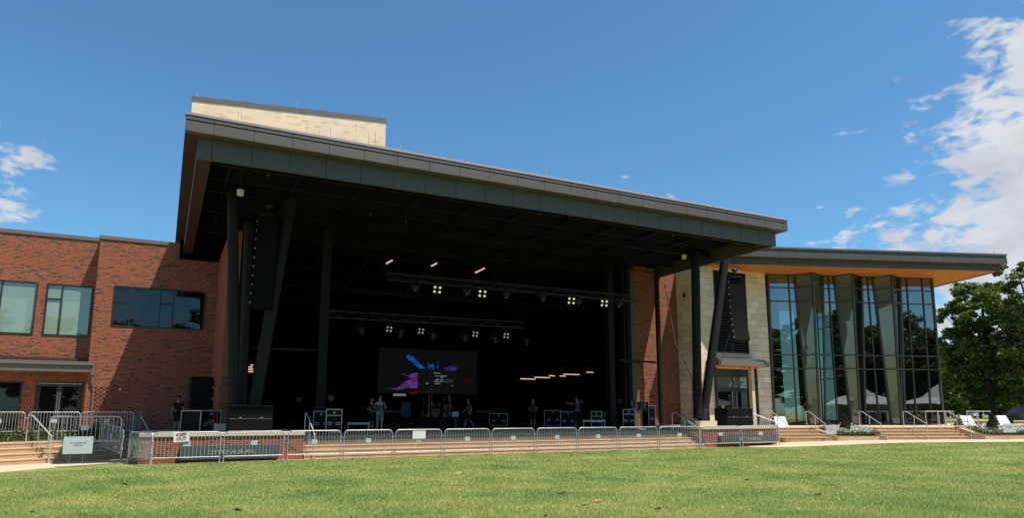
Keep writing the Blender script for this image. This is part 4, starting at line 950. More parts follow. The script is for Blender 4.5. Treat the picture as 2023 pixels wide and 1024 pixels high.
for t in (.04, .35, .66, .96): p = tp.lerp(tq, t); MB().tube([(p.x, p.y + .17, p.z + .34), (p.x, p.y + .17, 10.9)], .012, 5).build('suspension_cable', M['steelb'], sh)
for t in (.05, .5, .95): p = up_.lerp(uq, t); MB().tube([(p.x, p.y + .2, p.z + .4), (p.x, p.y + .2, 11.1)], .012, 5).build('suspension_cable', M['steelb'], sh)
E_lens = emit('pale_lens', (.74, .78, .50), .52); E_tube = emit('warm_tube', (1., .58, .34), .62); E_lens2 = emit('dim_pale_lens', (.75, .78, .58), .26)
def blinder(px_, py_, Y, w_, label, e=E_lens):
    p = PY(px_, py_, Y); yaw = face(px_, Y); Mx = Matrix.Translation(p) @ Matrix.Rotation(yaw, 4, 'Z') @ Matrix.Rotation(R(-18), 4, 'X') @ Matrix.Rotation(R(6), 4, 'Y')
    s = empty('blinder_light', p, label, 'stage light', 'four lamp stage lights'); MB(Mx).box(-w_, w_, .0, .14, -w_, w_).tube([(0, .07, w_), (0, .07, w_ + .22)], .02, 6).build('housing', M['case'], s)
    for i, (a, b) in enumerate(((-1, -1), (1, -1), (-1, 1), (1, 1))): MB(Mx).disc((a * w_ * .56, -.012, b * w_ * .56), (0, 1, 0), w_ * .29, 14, .02).build('lens', e, s)
fl = [(864, 573), (953, 581), (1129, 595), (1194, 600)]; nmf = ('first', 'second', 'third', 'fourth')
for i, (a, b) in enumerate(fl): blinder(a, b, 32.9, .235, nmf[i] + ' lit four lamp light from the left under the front truss')
for i, (a, b) in enumerate([(769, 651), (832, 655), (939, 661), (1000, 664)]): blinder(a, b, 40.2, .20, nmf[i] + ' lit four lamp light from the left under the rear truss', E_lens2)
def mover(px_, py_, Y, sc_, label, grp, tilt=0):
    p = PY(px_, py_, Y); s = empty('moving_head_light', p, label, 'stage light', grp); Mx = Matrix.Translation(p) @ Matrix.Rotation(face(px_, Y), 4, 'Z') @ Matrix.Scale(sc_, 4)
    MB(Mx).box(-.17, .17, -.14, .14, .16, .27).tube([(0, 0, .27), (0, 0, .36)], .02, 6).build('base', M['case'], s)
    MB(Mx).box(-.20, -.165, -.05, .05, -.12, .159).box(.165, .20, -.05, .05, -.12, .159).build('yoke', M['crate'], s)
    Mh = Mx @ T3(0, 0, -.06) @ Matrix.Rotation(R(tilt), 4, 'X')
    h_ = MB(Mh).tube([(0, 0, .15), (0, 0, .05), (0, 0, -.12), (0, 0, -.22)], [.07, .14, .14, .11], 14).build('lamp_head', M['crate'], s); MB(Mh).disc((0, 0, -.222), (0, 0, 1), .09, 12, .01).build('lens', M['chrome'], h_)
for i, (a, b) in enumerate([(821, 566), (923, 574), (1000, 580), (1072, 586), (1143, 592), (1223, 598)]): mover(a, b, 32.8, 1.0, ('first', 'second', 'third', 'fourth', 'fifth', 'sixth')[i] + ' moving head light from the left under the front truss', 'moving heads on the front truss', -30)
for i, (a, b) in enumerate([(714, 650), (791, 655), (855, 660), (918, 664), (978, 668), (1041, 672)]): mover(a, b, 40.2, 1.25, ('first', 'second', 'third', 'fourth', 'fifth', 'sixth')[i] + ' moving head light from the left under the rear truss', 'moving heads on the rear truss', 10)
def tube_light(p, q, label, grp, r=.035):
    s = empty('ceiling_tube_light', tuple((Vector(p) + Vector(q)) / 2), label, 'ceiling light', grp); MB().tube([p, q], r, 8).build('tube', E_tube, s); p2, q2 = Vector(p) + Vector((0, 0, .06)), Vector(q) + Vector((0, 0, .06)); MB().bar(p2, q2, .1, .04).build('housing', M['steelb'], s)
    MB().tube([(p2 + q2) / 2, (p2 + q2) / 2 + Vector((0, 0, .6))], .006, 4).build('hanger', M['steelb'], s)
for i, (a, b, c, d, Y) in enumerate([(763, 521, 775, 514, 37.), (852, 526, 863, 520, 37.), (939, 539, 957, 530, 36.5)]):
    tube_light(PY(a, b, Y), PY(c, d, Y), ('left', 'middle', 'right')[i] + ' slanting warm tube light under the stage roof above the front truss', 'warm tubes under the stage roof', .05)
rl_ = [(1028, 749, 1058, 750), (1056, 746, 1086, 747), (1085, 743, 1096, 743.4), (1106, 743.5, 1117, 744), (1113, 740, 1145, 741), (1159, 736, 1172, 736.5)]
for i, (a, b, c, d) in enumerate(rl_): tube_light(PY(a, b, 37.6), PY(c, d, 37.6), ('first', 'second', 'third', 'fourth', 'fifth', 'sixth')[i] + ' pale tube light from the left in the row right of the screen', 'pale tubes right of the screen', .028)
for i, (a, b, c) in enumerate([(479, 735, 500), (485, 730.5, 500), (490, 726, 499), (495, 722, 500)]): tube_light(PY(a, b, 45), PY(c, b, 45), ('lowest', 'second lowest', 'second highest', 'highest')[i] + ' tube light in the small stair of lights between the left columns', 'pale tubes seen between the left columns', .035)
for px_, py_, Y, lb in ((475, 381, 26.2, 'cream cylindrical lamp under the left end of the canopy'), (1351, 508, 27.5, 'cream cylindrical lamp under the right end of the canopy')):
    p = PY(px_, py_, Y); s = empty('pendant_lamp', p, lb, 'lamp', 'cream lamps under the canopy'); MB().tube([p + Vector((0, 0, .10)), p - Vector((0, 0, .10))], [.13, .115], 14).build('lamp_shade', M['cream_l'], s); MB().tube([p + Vector((0, 0, .10)), p + Vector((0, 0, .18)), (p.x, p.y, 10.9)], [.09, .04, .03], 8).build('stem', M['frame'], s)
for i, (px_, py_) in enumerate([(530, 345), (731, 371), (1066, 423), (1330, 465), (694, 415), (732, 425), (802, 438), (1007, 455)]):
    p = PY(px_, py_, 26.5 if i < 4 else 29.8); s = empty('soffit_spotlight', p, 'small pale spotlight number ' + str(i + 1) + ' from the left under the canopy', 'spotlight', 'small lights under the canopy')
    s['label'] = ['small spotlight above the left line array', 'small spotlight under the front beam, second from the left', 'small spotlight under the front beam, third from the left', 'small spotlight under the front beam, nearest the right end', 'small spotlight farther back above the second column, left one of two', 'small spotlight farther back above the second column, right one of two', 'small spotlight farther back, left of the centre speakers', 'small spotlight directly above the centre speakers'][i]
    MB().ball(p, .05, 8, 6, (1, 1, 1.2)).build('lens', M['fascia'], s); MB().tube([p, (p.x, p.y, 10.9)], .012, 5).build('stem', M['steelb'], s)

# ------------------------------------------------------------------ screen
YSc = 44.5; c0, c1 = PY(750, 688, YSc), PY(942, 780, YSc); sx_, sX_ = c0.x, c1.x; zT_, zB2 = c0.z + .02, PY(750, 777, YSc).z
sc_ = empty('video_screen', (sx_, YSc, zB2), 'large dark video screen with blue, violet and red colour bursts and a menu window', 'screen')
MB().box(sx_, sX_, YSc, YSc + .12, zB2, zT_).build('panel', emit('screen_black', (.0022, .0028, .0026), 1.), sc_)
Wd, Hd = sX_ - sx_, zT_ - zB2
def uv(a, b): return (sx_ + Wd * (a - 120) / 1715, 0, zT_ - Hd * (b - 165) / 740)   # zoomed reference pixels of the screen
def burst(name, poly, col, y, st=1., jag=.10, seed=0):
    g = random.Random(seed); pts = []
    n = len(poly)
    for i in range(n):
        a, b = Vector(uv(*poly[i])), Vector(uv(*poly[(i + 1) % n])); k = max(1, int((b - a).length / .07))
        for j in range(k): t = j / k; p = a.lerp(b, t); pts.append((p.x + g.uniform(-jag, jag) * .5, YSc - y, p.z + g.uniform(-jag, jag) * .5))
    mb = MB(); mb.add(pts, [tuple(range(len(pts)))])
    m = bpy.data.materials.new(name); m.use_nodes = True; t = NT(m.node_tree)
    nz = t.n('TexNoise', i_Vector=t.n('Mapping', i_Vector=t.n('TexCoord').outputs['Object'], i_Rotation=(0, .5, 0), i_Scale=(.35, 1, 1.4)).outputs[0], i_Scale=6., i_Detail=7., i_Roughness=.75).outputs[0]
    c = t.ramp(nz, [(.40, tuple(v * .05 for v in col)), (.64, tuple(v * .62 for v in col))])
    t.l(t.n('Emission', i_Color=c, i_Strength=st).outputs[0], t.n('OutputMaterial').inputs[0]); mb.build(name, m, sc_)
burst('blue_burst', [(560, 300), (600, 255), (660, 270), (760, 360), (900, 488), (800, 488), (650, 385)], (.012, .12, .46), .004, 1, .05, 1)
burst('blue_burst', [(930, 360), (985, 430), (1020, 395), (1060, 430), (1065, 490), (930, 490), (950, 440)], (.012, .10, .42), .004, 1, .05, 2)
burst('blue_burst', [(1115, 345), (1140, 400), (1125, 488), (1100, 488)], (.03, .05, .25), .004, 1, .03, 3)
burst('violet_burst', [(1220, 490), (1300, 430), (1380, 440), (1440, 400), (1480, 450), (1450, 505), (1240, 505)], (.065, .025, .26), .004, 1, .10, 4)
burst('violet_burst', [(490, 590), (640, 610), (650, 575), (770, 570), (770, 830), (640, 815), (430, 850), (270, 838), (420, 815), (520, 780), (480, 760), (600, 690), (660, 680), (600, 625)], (.15, .06, .35), .004, 1, .07, 5)
burst('red_burst', [(510, 742), (640, 725), (760, 655), (768, 690), (660, 742), (520, 755)], (.45, .01, .05), .006, 1, .05, 6)
burst('red_burst', [(620, 905), (770, 875), (770, 912)], (.5, .005, .01), .006, 1, .04, 7)
burst('red_burst', [(1590, 640), (1680, 650), (1800, 630), (1700, 690), (1640, 745), (1600, 700)], (.06, .004, .005), .004, 1, .10, 8)
mb = MB(); a_, b_ = uv(775, 508), uv(1435, 905); mb.box(a_[0], b_[0], YSc - .010, YSc - .008, b_[2], a_[2]); mb.build('menu_window', emit('menu_dark', (.003, .0036, .0036), 1.), sc_)
mb = MB()
for x0, y0, x1 in ((1050, 560, 1165), (1075, 606, 1140), (1155, 606, 1280), (1175, 630, 1212), (1085, 665, 1138), (1155, 668, 1215), (1060, 698, 1140), (1155, 700, 1212), (1070, 735, 1165), (910, 735, 965), (1370, 770, 1395)): a_, b_ = uv(x0, y0 - 7), uv(x1, y0 + 7); mb.box(a_[0], b_[0], YSc - .014, YSc - .012, b_[2], a_[2])
for y0 in (672, 703): a_, b_ = uv(1225, y0 - 2), uv(1390, y0 + 2); mb.box(a_[0], b_[0], YSc - .014, YSc - .012, b_[2], a_[2])
mb.build('menu_lines', emit('menu_grey', (.10, .105, .11), 1.), sc_)
p = PY(777, 780, 43), PY(801, 781, 43); tag(MB().box(p[0].x, p[1].x, 42.9, 43, p[0].z - .10, p[0].z + .05).build('light_bar', emit('dim_bar', (.09, .10, .095), 1.)), 'grey light bar hanging under the lower left of the screen', 'light')

# ------------------------------------------------------------------ stage furniture
def table(px_, Y, w_, d_, h_, label, m='alu'):
    Mx = CM(px_, Y); s = empty('folding_table', tuple(Mx.translation), label, 'table', 'low metal tables on the stage'); MB(Mx).box(-w_ / 2, w_ / 2, -d_ / 2, d_ / 2, h_ - .09, h_).build('tabletop', M[m], s)
    for x in (-w_ / 2 + .04, w_ / 2 - .04):
        for y in (-d_ / 2 + .05, d_ / 2 - .05): MB(Mx).tube([(x, y, 0), (x, y, h_ - .09)], .022, 6).build('leg', M[m], s)
table(709, 30.6, .95, .6, .50, 'low metal table left of the person in the CREW shirt')
table(1173, 30.0, 1.15, .6, .56, 'low metal table in front of the right hand road case')
rs = PY(800, 828, 41); tag(MB().box(PY(765, 830, 41.5).x, PY(985, 830, 41.5).x, 41.5, 45.5, D0, 1.45).build('drum_riser', M['case']), 'long low black riser carrying the drums below the screen', 'riser')
def drumkit(px_, Y, z):
    Mx = CM(px_, Y, z, face(px_, Y)); s = empty('drum_kit', tuple(Mx.translation), 'black drum kit with chrome stands below the screen', 'drum kit')
    MB(Mx).tube([(0, -.2, .30), (0, .22, .30)], .29, 24).build('bass_drum', M['drum'], s); 
    for nm, x, y, zz, r_, h_ in (('tom_drum', -.2, 0, .80, .15, .18), ('tom_drum', .18, 0, .80, .16, .2), ('floor_tom', .62, .3, .55, .2, .36), ('snare_drum', -.55, .25, .68, .18, .14)):
        d = MB(Mx).tube([(x, y, zz - h_ / 2), (x, y, zz + h_ / 2)], r_, 18).build(nm, M['drum'], s); MB(Mx).tube([(x, y, zz + h_ / 2), (x, y, zz + h_ / 2 + .012)], r_ + .006, 18).build('drum_skin', M['head'], d); MB(Mx).tube([(x, y, 0), (x, y, zz - h_ / 2)], .012, 5).build('stand', M['chrome'], d)
    for x, y, zz in ((-.85, 0, 1.2), (-.45, -.1, 1.35), (.55, -.1, 1.3), (.95, .2, 1.15)):
        c = MB(Mx).tube([(x, y, zz), (x, y, zz + .02)], [.22, .04], 18).build('cymbal', M['chrome'], s); MB(Mx).tube([(x, y, 0), (x, y, zz + .05)], .012, 5).bar((x, y, .3), (x - .2, y, 0), .015).bar((x, y, .3), (x + .2, y - .1, 0), .015).build('cymbal_stand', M['chrome'], c)
drumkit(862, 42.5, 1.45)
for i, (px_, h_) in enumerate(((847, 1.9), (853, 1.8), (888, 1.45))): Mx = CM(px_, 42., 1.45); s = empty('microphone_stand', tuple(Mx.translation), ('left', 'middle', 'right')[i] + ' tall chrome microphone stand among the drums', 'stand', 'stands among the drums'); MB(Mx).tube([(0, 0, .2), (0, 0, h_)], .015, 6).build('pole', M['chrome'], s); MB(Mx).bar((0, 0, .3), (-.25, 0, 0), .02).bar((0, 0, .3), (.25, 0, 0), .02).bar((0, 0, .3), (0, -.25, 0), .02).build('tripod', M['chrome'], s)
Mx = CM(802, 41.2, 1.45 - .65); s = boxspk(Mx @ T3(0, 0, .65), .62, .5, .95, 'tall blue grey cabinet left of the drum kit', None, 1, 'cabinet'); 
for c in KIDS(s):
    if c.name.startswith('grille'): c.data.materials[0] = M['crate']
def kstand(px_, Y, label):
    Mx = CM(px_, Y); s = empty('keyboard_stand', tuple(Mx.translation), label, 'stand', 'stands on the stage'); MB(Mx).bar((-.4, 0, 0), (.4, 0, .95), .03).bar((.4, .06, 0), (-.4, .06, .95), .03).build('cross_leg', M['steelb'], s); MB(Mx).box(-.6, .6, -.2, .2, .95, 1.05).build('keyboard', M['crate'], s)
kstand(778, 38.5, 'keyboard on a crossed stand left of the blue grey cabinet'); kstand(960, 39., 'keyboard on a crossed stand right of the walking person')
Mx = CM(901, 36); s = empty('music_stand', tuple(Mx.translation), 'small stand with a white square panel in front of the drum riser', 'stand'); MB(Mx).box(-.2, .16, 0, .02, .72, 1.0).build('panel', M['plate'], s); MB(Mx).tube([(0, 0, .1), (0, 0, .72)], .014, 6).bar((0, 0, .15), (-.2, 0, 0), .02).bar((0, 0, .15), (.2, 0, 0), .02).build('pole', M['chrome'], s)
# cable rack
Mx = CM(1262, 31.4); s = empty('cable_rack', tuple(Mx.translation), 'rack crowded with hanging coiled cables beside the right jamb', 'rack')
MB(Mx).tube([(-.5, 0, 0), (-.5, 0, 1.55)], .025, 6).tube([(.5, 0, 0), (.5, 0, 1.55)], .025, 6).tube([(-.5, 0, 1.5), (.5, 0, 1.5)], .025, 6).box(-.5, .5, -.3, .3, .1, .16).build('frame', M['steelb'], s)
g2_ = random.Random(9); cms = [M['steelb'], M['case'], mat('white_cable', (.35, .33, .3)), mat('blue_cable', (.05, .09, .2)), mat('tan_cable', (.25, .15, .08))]
for i in range(22):
    x = -.48 + i * .046; z = 1.5 + (.12 if i < 8 else -.02); l_ = g2_.uniform(.35, .95); w_ = g2_.uniform(.05, .09)
    MB(Mx).tube([(x, -.03, z), (x - w_ / 2, -.1, z - l_ * .5), (x, -.12, z - l_), (x + w_ / 2, -.1, z - l_ * .5), (x + .01, -.03, z)], .018, 5).build('cable_coil', cms[i % 5 if i % 3 else 0], s)
for i, (px_, Y, w_, h_) in enumerate(((1012 + 80, 38, 1.1, 1.1), (1122, 34.5, .9, 1.0), (1210, 36, 1.1, .95), (636, 31.5, .7, 1.0), (985, 40, 1.2, .9))):
    case(CM(px_, Y), w_, .7, h_, ['dark equipment case below the middle of the pale tube row', 'dark equipment case next to the person in the blue grey shirt', 'dark equipment case between the right column and the table', 'dark equipment case at the foot of the rectangular left column', 'dark equipment case in the shade right of the keyboard'][i])
for i, (px_, Y) in enumerate(((653, 33), (1148, 37), (1225, 35), (590, 38))):
    Mx = CM(px_, Y); sp = empty('light_stand', tuple(Mx.translation), ['dim light on a stand behind the left road case', 'dim light on a stand right of the blue grey shirted person', 'dim light on a stand near the right column', 'dim light on a stand in the dark left of the rectangular column'][i], 'stand', 'dim lights on stands')
    MB(Mx).tube([(0, 0, 0), (0, 0, 1.5)], .02, 6).bar((0, 0, .3), (-.3, 0, 0), .02).bar((0, 0, .3), (.3, 0, 0), .02).build('pole', M['steelb'], sp); MB(Mx).tube([(0, -.12, 1.62), (0, .12, 1.62)], .15, 12).build('lamp_head', M['crate'], sp)

# ------------------------------------------------------------------ people
def person(loc, rz, h, label, shirt='shirtb', bottom='bshorts', pose='stand', hair='hair', txt=None, longp=False, lean=0):
    s = empty('person', loc, label, 'person', None, rz); k = h / 1.78
    # front is -Y, x to the figure's left; joints in metres for a 1.78 m figure
    Hn = (0, -.02, 1.52); Ch = (0, 0, 1.32); Pe = (0, 0, .96)
    leg = {+1: [(.095, 0, .92), (.10, -.02, .50), (.10, .02, .09), (.10, -.15, .04)], -1: [(-.095, 0, .92), (-.10, -.02, .50), (-.10, .02, .09), (-.10, -.15, .04)]}
    arm = {+1: [(.19, 0, 1.44), (.25, .02, 1.17), (.27, -.08, .93)], -1: [(-.19, 0, 1.44), (-.25, .02, 1.17), (-.27, -.08, .93)]}
    if pose == 'work': arm = {+1: [(.19, 0, 1.44), (.27, -.03, 1.17), (.16, -.28, 1.13)], -1: [(-.19, 0, 1.44), (-.27, -.03, 1.17), (-.14, -.28, 1.12)]}
    if pose == 'walk':
        leg = {+1: [(.09, 0, .92), (.09, -.20, .54), (.09, -.26, .12), (.09, -.42, .07)], -1: [(-.09, 0, .92), (-.09, .10, .52), (-.09, .36, .16), (-.09, .24, .05)]}
        arm = {+1: [(.19, 0, 1.44), (.24, .12, 1.18), (.25, .04, .94)], -1: [(-.19, 0, 1.44), (-.24, -.12, 1.18), (-.24, -.30, 1.02)]}
    if pose == 'point': arm[+1] = [(.19, 0, 1.44), (.26, -.24, 1.40), (.22, -.50, 1.50)]; arm[-1] = [(-.19, 0, 1.44), (-.24, -.05, 1.17), (-.20, -.27, 1.03)]
    if pose == 'sit':
        Pe = (0, 0, .55); Ch = (0, -.05, .91); Hn = (0, -.09, 1.11)
        leg = {q: [(.1 * q, 0, .52), (.16 * q, -.42, .50), (.16 * q, -.42, .09), (.16 * q, -.57, .04)] for q in (1, -1)}
        arm = {q: [(.19 * q, -.06, 1.03), (.25 * q, -.12, .78), (.14 * q, -.38, .80)] for q in (1, -1)}
    def sk(name, vs, es, rs, m, parent, extra=None):
        me = bpy.data.meshes.new(name); me.from_pydata([tuple(c * k for c in v) for v in vs], es, []); o = bpy.data.objects.new(name, me); C.objects.link(o)
        md = o.modifiers.new('skin', 'SKIN'); md.use_smooth_shade = True; o.modifiers.new('sub', 'SUBSURF').levels = 1
        for i, r_ in enumerate(rs): me.skin_vertices[0].data[i].radius = (r_[0] * k, r_[1] * k) if isinstance(r_, tuple) else (r_ * k, r_ * k)
        me.skin_vertices[0].data[0].use_root = True
        dg = bpy.context.evaluated_depsgraph_get(); m2 = bpy.data.meshes.new_from_object(o.evaluated_get(dg)); C.objects.unlink(o); bpy.data.objects.remove(o)
        mb = MB(); mb.add([v.co for v in m2.vertices], [tuple(p.vertices) for p in m2.polygons], True)
        if extra: extra(mb)
        return mb.build(name, m, parent, world=False)
    vs = [Pe, (Pe[0], (Pe[1] + Ch[1]) / 2, (Pe[2] + Ch[2]) / 2), Ch, Hn]; rs = [(.14, .10), (.13, .095), (.15, .105), (.055, .055)]; es = [(0, 1), (1, 2), (2, 3)]
    hz = Hn[2] + .16; vs.append((Hn[0], Hn[1] - .02, hz - .03)); rs.append((.062, .07)); es.append((3, 4))
    for q in (1, -1):
        b = len(vs); vs += leg[q]; rs += [.085, .055, .040, .032]; es += [(0, b), (b, b + 1), (b + 1, b + 2), (b + 2, b + 3)]
        b = len(vs); vs += arm[q]; rs += [.05, .038, .027]; es += [(2, b), (b, b + 1), (b + 1, b + 2)]
        wv, el = Vector(arm[q][2]), Vector(arm[q][1]); d = (wv - el).normalized(); pm = wv + d * .07; vs.append(tuple(pm)); rs.append((.035, .016)); es.append((b + 2, b + 3))
    def extra(mb):
        c = Vector((Hn[0], Hn[1] - .015, hz + .015)) * k
        mb.ball(c, .105 * k, 14, 10, (.74, .92, 1.14)); mb.ball(c + Vector((0, -.098 * k, -.012 * k)), .016 * k, 8, 6, (1, 1.2, 1.3))
        for q in (1, -1): mb.ball(c + Vector((q * .078 * k, 0, -.01)), .020 * k, 8, 6, (.5, 1, 1.5)); mb.ball(c + Vector((q * .03 * k, -.088 * k, .012 * k)), .010 * k, 8, 6)
        mb.ball(c + Vector((0, -.078 * k, -.055 * k)), .026 * k, 8, 6, (1.2, .9, .45))
        for q in (1, -1):
            wv, el = Vector(arm[q][2]), Vector(arm[q][1]); d = (wv - el).normalized(); sx = d.cross(Vector((0, 0, 1))).normalized() if abs(d.z) < .9 else Vector((0, 1, 0)); pm = wv + d * .085; dn = Vector((0, 0, -1)) if abs(d.z) < .9 else Vector((-q, 0, 0))
            for j, (of, ln) in enumerate(((-.03, .065), (-.01, .078), (.01, .074), (.03, .058))): a = (pm + sx * of) * k; mb.tube([a, a + (d * ln * .5 + dn * .008) * k, a + (d * ln * .85 + dn * .03) * k], [.009 * k, .008 * k, .006 * k], 6)
            a = (wv + d * .035 - sx * .03) * k; mb.tube([a, a + (d * .03 - sx * .02 + dn * .01) * k, a + (d * .055 - sx * .02 + dn * .02) * k], [.011 * k, .009 * k, .007 * k], 6)
    sk('body', vs, es, rs, M['skin'], s, extra)
    lp = lambda a, b, t: tuple(a[i] + (b[i] - a[i]) * t for i in range(3))
    v2 = [(Pe[0], Pe[1], Pe[2] - .03), vs[1], Ch, lp(Ch, Hn, .55)]; r2 = [(.165, .125), (.155, .12), (.172, .128), (.085, .08)]; e2 = [(0, 1), (1, 2), (2, 3)]
    for q in (1, -1): b = len(v2); v2 += [arm[q][0], lp(arm[q][0], arm[q][1], .75)]; r2 += [.072, .066]; e2 += [(2, b), (b, b + 1)]
    sk('shirt', v2, e2, r2, M[shirt], s)
    v3 = [(Pe[0], Pe[1], Pe[2] - .01)]; r3 = [(.155, .12)]; e3 = []
    for q in (1, -1):
        b = len(v3); v3 += [leg[q][0], lp(leg[q][0], leg[q][1], .55), leg[q][1]]; r3 += [.105, .095, .088]; e3 += [(0, b), (b, b + 1), (b + 1, b + 2)]
        if longp: v3.append(leg[q][2]); r3.append(.07); e3.append((b + 2, b + 3))
    sk('shorts' if not longp else 'trousers', v3, e3, r3, M[bottom], s)
    for q in (1, -1): a, b = Vector(leg[q][2]) * k, Vector(leg[q][3]) * k; MB().tube([a + Vector((0, .05, -.035)) * k, a + Vector((0, -.02, -.04)) * k, b + Vector((0, 0, .0)), b + Vector((0, -.05, -.005)) * k], [.035 * k, .052 * k, .042 * k, .025 * k], 10).build('shoe', M['shoe'], s, world=False)
    c = Vector((Hn[0], Hn[1] + .004, hz + .042)) * k; MB().ball(c, .108 * k, 14, 8, (.80, .95, .98)).build('hair', M[hair], s, world=False)
    if txt: text('lettering', txt, .125, .004, T3(0, .143 * k, 1.37 * k) @ Matrix.Rotation(R(180), 4, 'Z') @ RX, M['white'], s, .003, world=False)
    return s
def PP(px_, Y, z=D0): p = PY(px_, 820, Y); return (p.x, Y, z)
def away(px_, Y): return face(px_, Y) + R(180)     # back to the camera
person(PP(351, 38.2, DECK), away(351, 38.2) + R(15), 1.78, 'person in black t-shirt and black shorts seen from behind by the shaded brick wall')
person(PP(750, 31.2), away(750, 31.2) + R(-12), 1.74, 'person in charcoal shirt reading CREW and tan shorts seen from behind on stage', 'shirtg', 'shorts', 'work', txt='CREW')
person(PP(926, 37.0), face(926, 37) + R(-78), 1.72, 'person in grey shirt and black shorts walking left across the stage', 'shirtg', 'bshorts', 'walk')
dx_ = PY(889, 820, 43); person((dx_.x, 43, 1.45), face(889, 43) + R(-60), 1.75, 'person in dark red shirt sitting at the drum kit', 'shirtr', 'bshorts', 'sit')
person(PP(1053, 37.0), face(1053, 37), 1.75, 'person in black shirt standing in deep shade left of the middle of the right half', 'shirtb', 'bshorts', 'work')
person(PP(1141, 33.2), face(1141, 33.2) + R(-110), 1.78, 'person in blue grey shirt pointing left beside equipment on the right half', 'shirtn', 'bshorts', 'point', longp=True)
person(PP(733, 35.0), face(733, 35) + R(40), 1.66, 'person partly hidden behind the CREW shirt, in dark clothes', 'shirtb', 'bshorts', 'work')
hp = PY(1429, 790, 30.8); person((hp.x, 30.8, .44), face(1429, 30.8) + R(-70), 1.75, 'person whose head shows above the subwoofers before the hall door', 'shirtn', 'bshorts', 'stand')

# ------------------------------------------------------------------ boards, rocks, cars on the right
def aboard(p, rz, w_, h_, label):
    Mx = Matrix.Translation(p) @ Matrix.Rotation(rz, 4, 'Z'); s = empty('white_board', p, label, 'board', 'white angled boards')
    MB(Mx).prism([(-w_ / 2, 0, 0), (w_ / 2, 0, 0), (w_ / 2 - .06, .28, h_), (-w_ / 2 + .06, .28, h_)], (0, .03, 0)).build('front_panel', M['white'], s)
    MB(Mx).prism([(-w_ / 2, .75, 0), (w_ / 2, .75, 0), (w_ / 2 - .06, .36, h_ - .01), (-w_ / 2 + .06, .36, h_ - .01)], (0, .03, 0)).build('rear_panel', M['shorts'], s)
q = PZ(1546, 842, PLAZA); q = P0 + GB * 3.4 + GA * (PN(1546, 840, G(0, 3.4, 0), GB) - P0).dot(GA); aboard((q.x, q.y, .90), gfc + .1, .85, .62, 'white angled board on the plaza left of the glass hall steps')
for (px_, b_, w_, lb) in ((1913, 3.2, .75, 'white angled board behind the second planter, left one'), (1922, 2.4, .55, 'small white board just right of the left angled board'), (1987, 3.0, .95, 'large white angled board at the far right')):
    s_ = (PN(px_, 830, G(0, b_, 0), GB) - P0).dot(GA); q = G(s_, b_, PLAZA); aboard(tuple(q), gfc + .2, w_, .62, lb)
s_ = (PN(1932, 832, G(0, 2., 0), GB) - P0).dot(GA); q = G(s_, 2., PLAZA); 
rc = empty('cool_box', tuple(q), 'red box standing behind the second planter', 'box'); MB(MG).box(s_ - .22, s_ + .22, 1.8, 2.1, PLAZA, PLAZA + .26).build('body', M['red'], rc, bevel=.03); MB(MG).box(s_ - .23, s_ + .23, 1.79, 2.11, PLAZA + .261, PLAZA + .31).build('lid', M['white'], rc, bevel=.02)
for k_, (px_, zz, col_, lb) in enumerate(((1918, 125, 'carw', 'white car parked beyond the lawn, left one'), (1938, 150, 'carw', 'pale car parked beyond the lawn, second from the left'), (2040, 42, 'carb', 'dark car at the right edge behind the steps'))):
    d = ray(px_, 818); d.z = 0; d.normalize(); p = Vector((0, 0, 0)) + d * (zz + (30 if k_ < 2 else 25)); p.z = .83
    s = empty('parked_car', tuple(p), lb, 'car', 'cars parked beyond the lawn'); Mx = Matrix.Translation(p) @ Matrix.Rotation(gfc + .1, 4, 'Z')
    prof = [(-2.2, .35), (-2.25, .75), (-1.6, .88), (-.9, 1.38), (.7, 1.42), (1.4, .95), (2.15, .82), (2.25, .35)]
    MB(Mx).prism([(x, -.85, z) for x, z in prof], (0, 1.7, 0)).build('body', M[col_], s, bevel=.06)
    MB(Mx).prism([(x, -.865, z) for x, z in [(-1.4, .92), (-.85, 1.30), (.65, 1.34), (1.15, .95)]], (0, 1.73, 0)).build('window', M['windark'], s)
    for x in (-1.4, 1.4):
        for y in (-.9, .72):
            w_o = MB(Mx).tube([(x, y, .33), (x, y + .18, .33)], .33, 16).build('wheel', M['tyre'], s); MB(Mx).tube([(x, y - .01, .33), (x, y, .33)], .19, 12).build('rim', M['alu'], w_o)

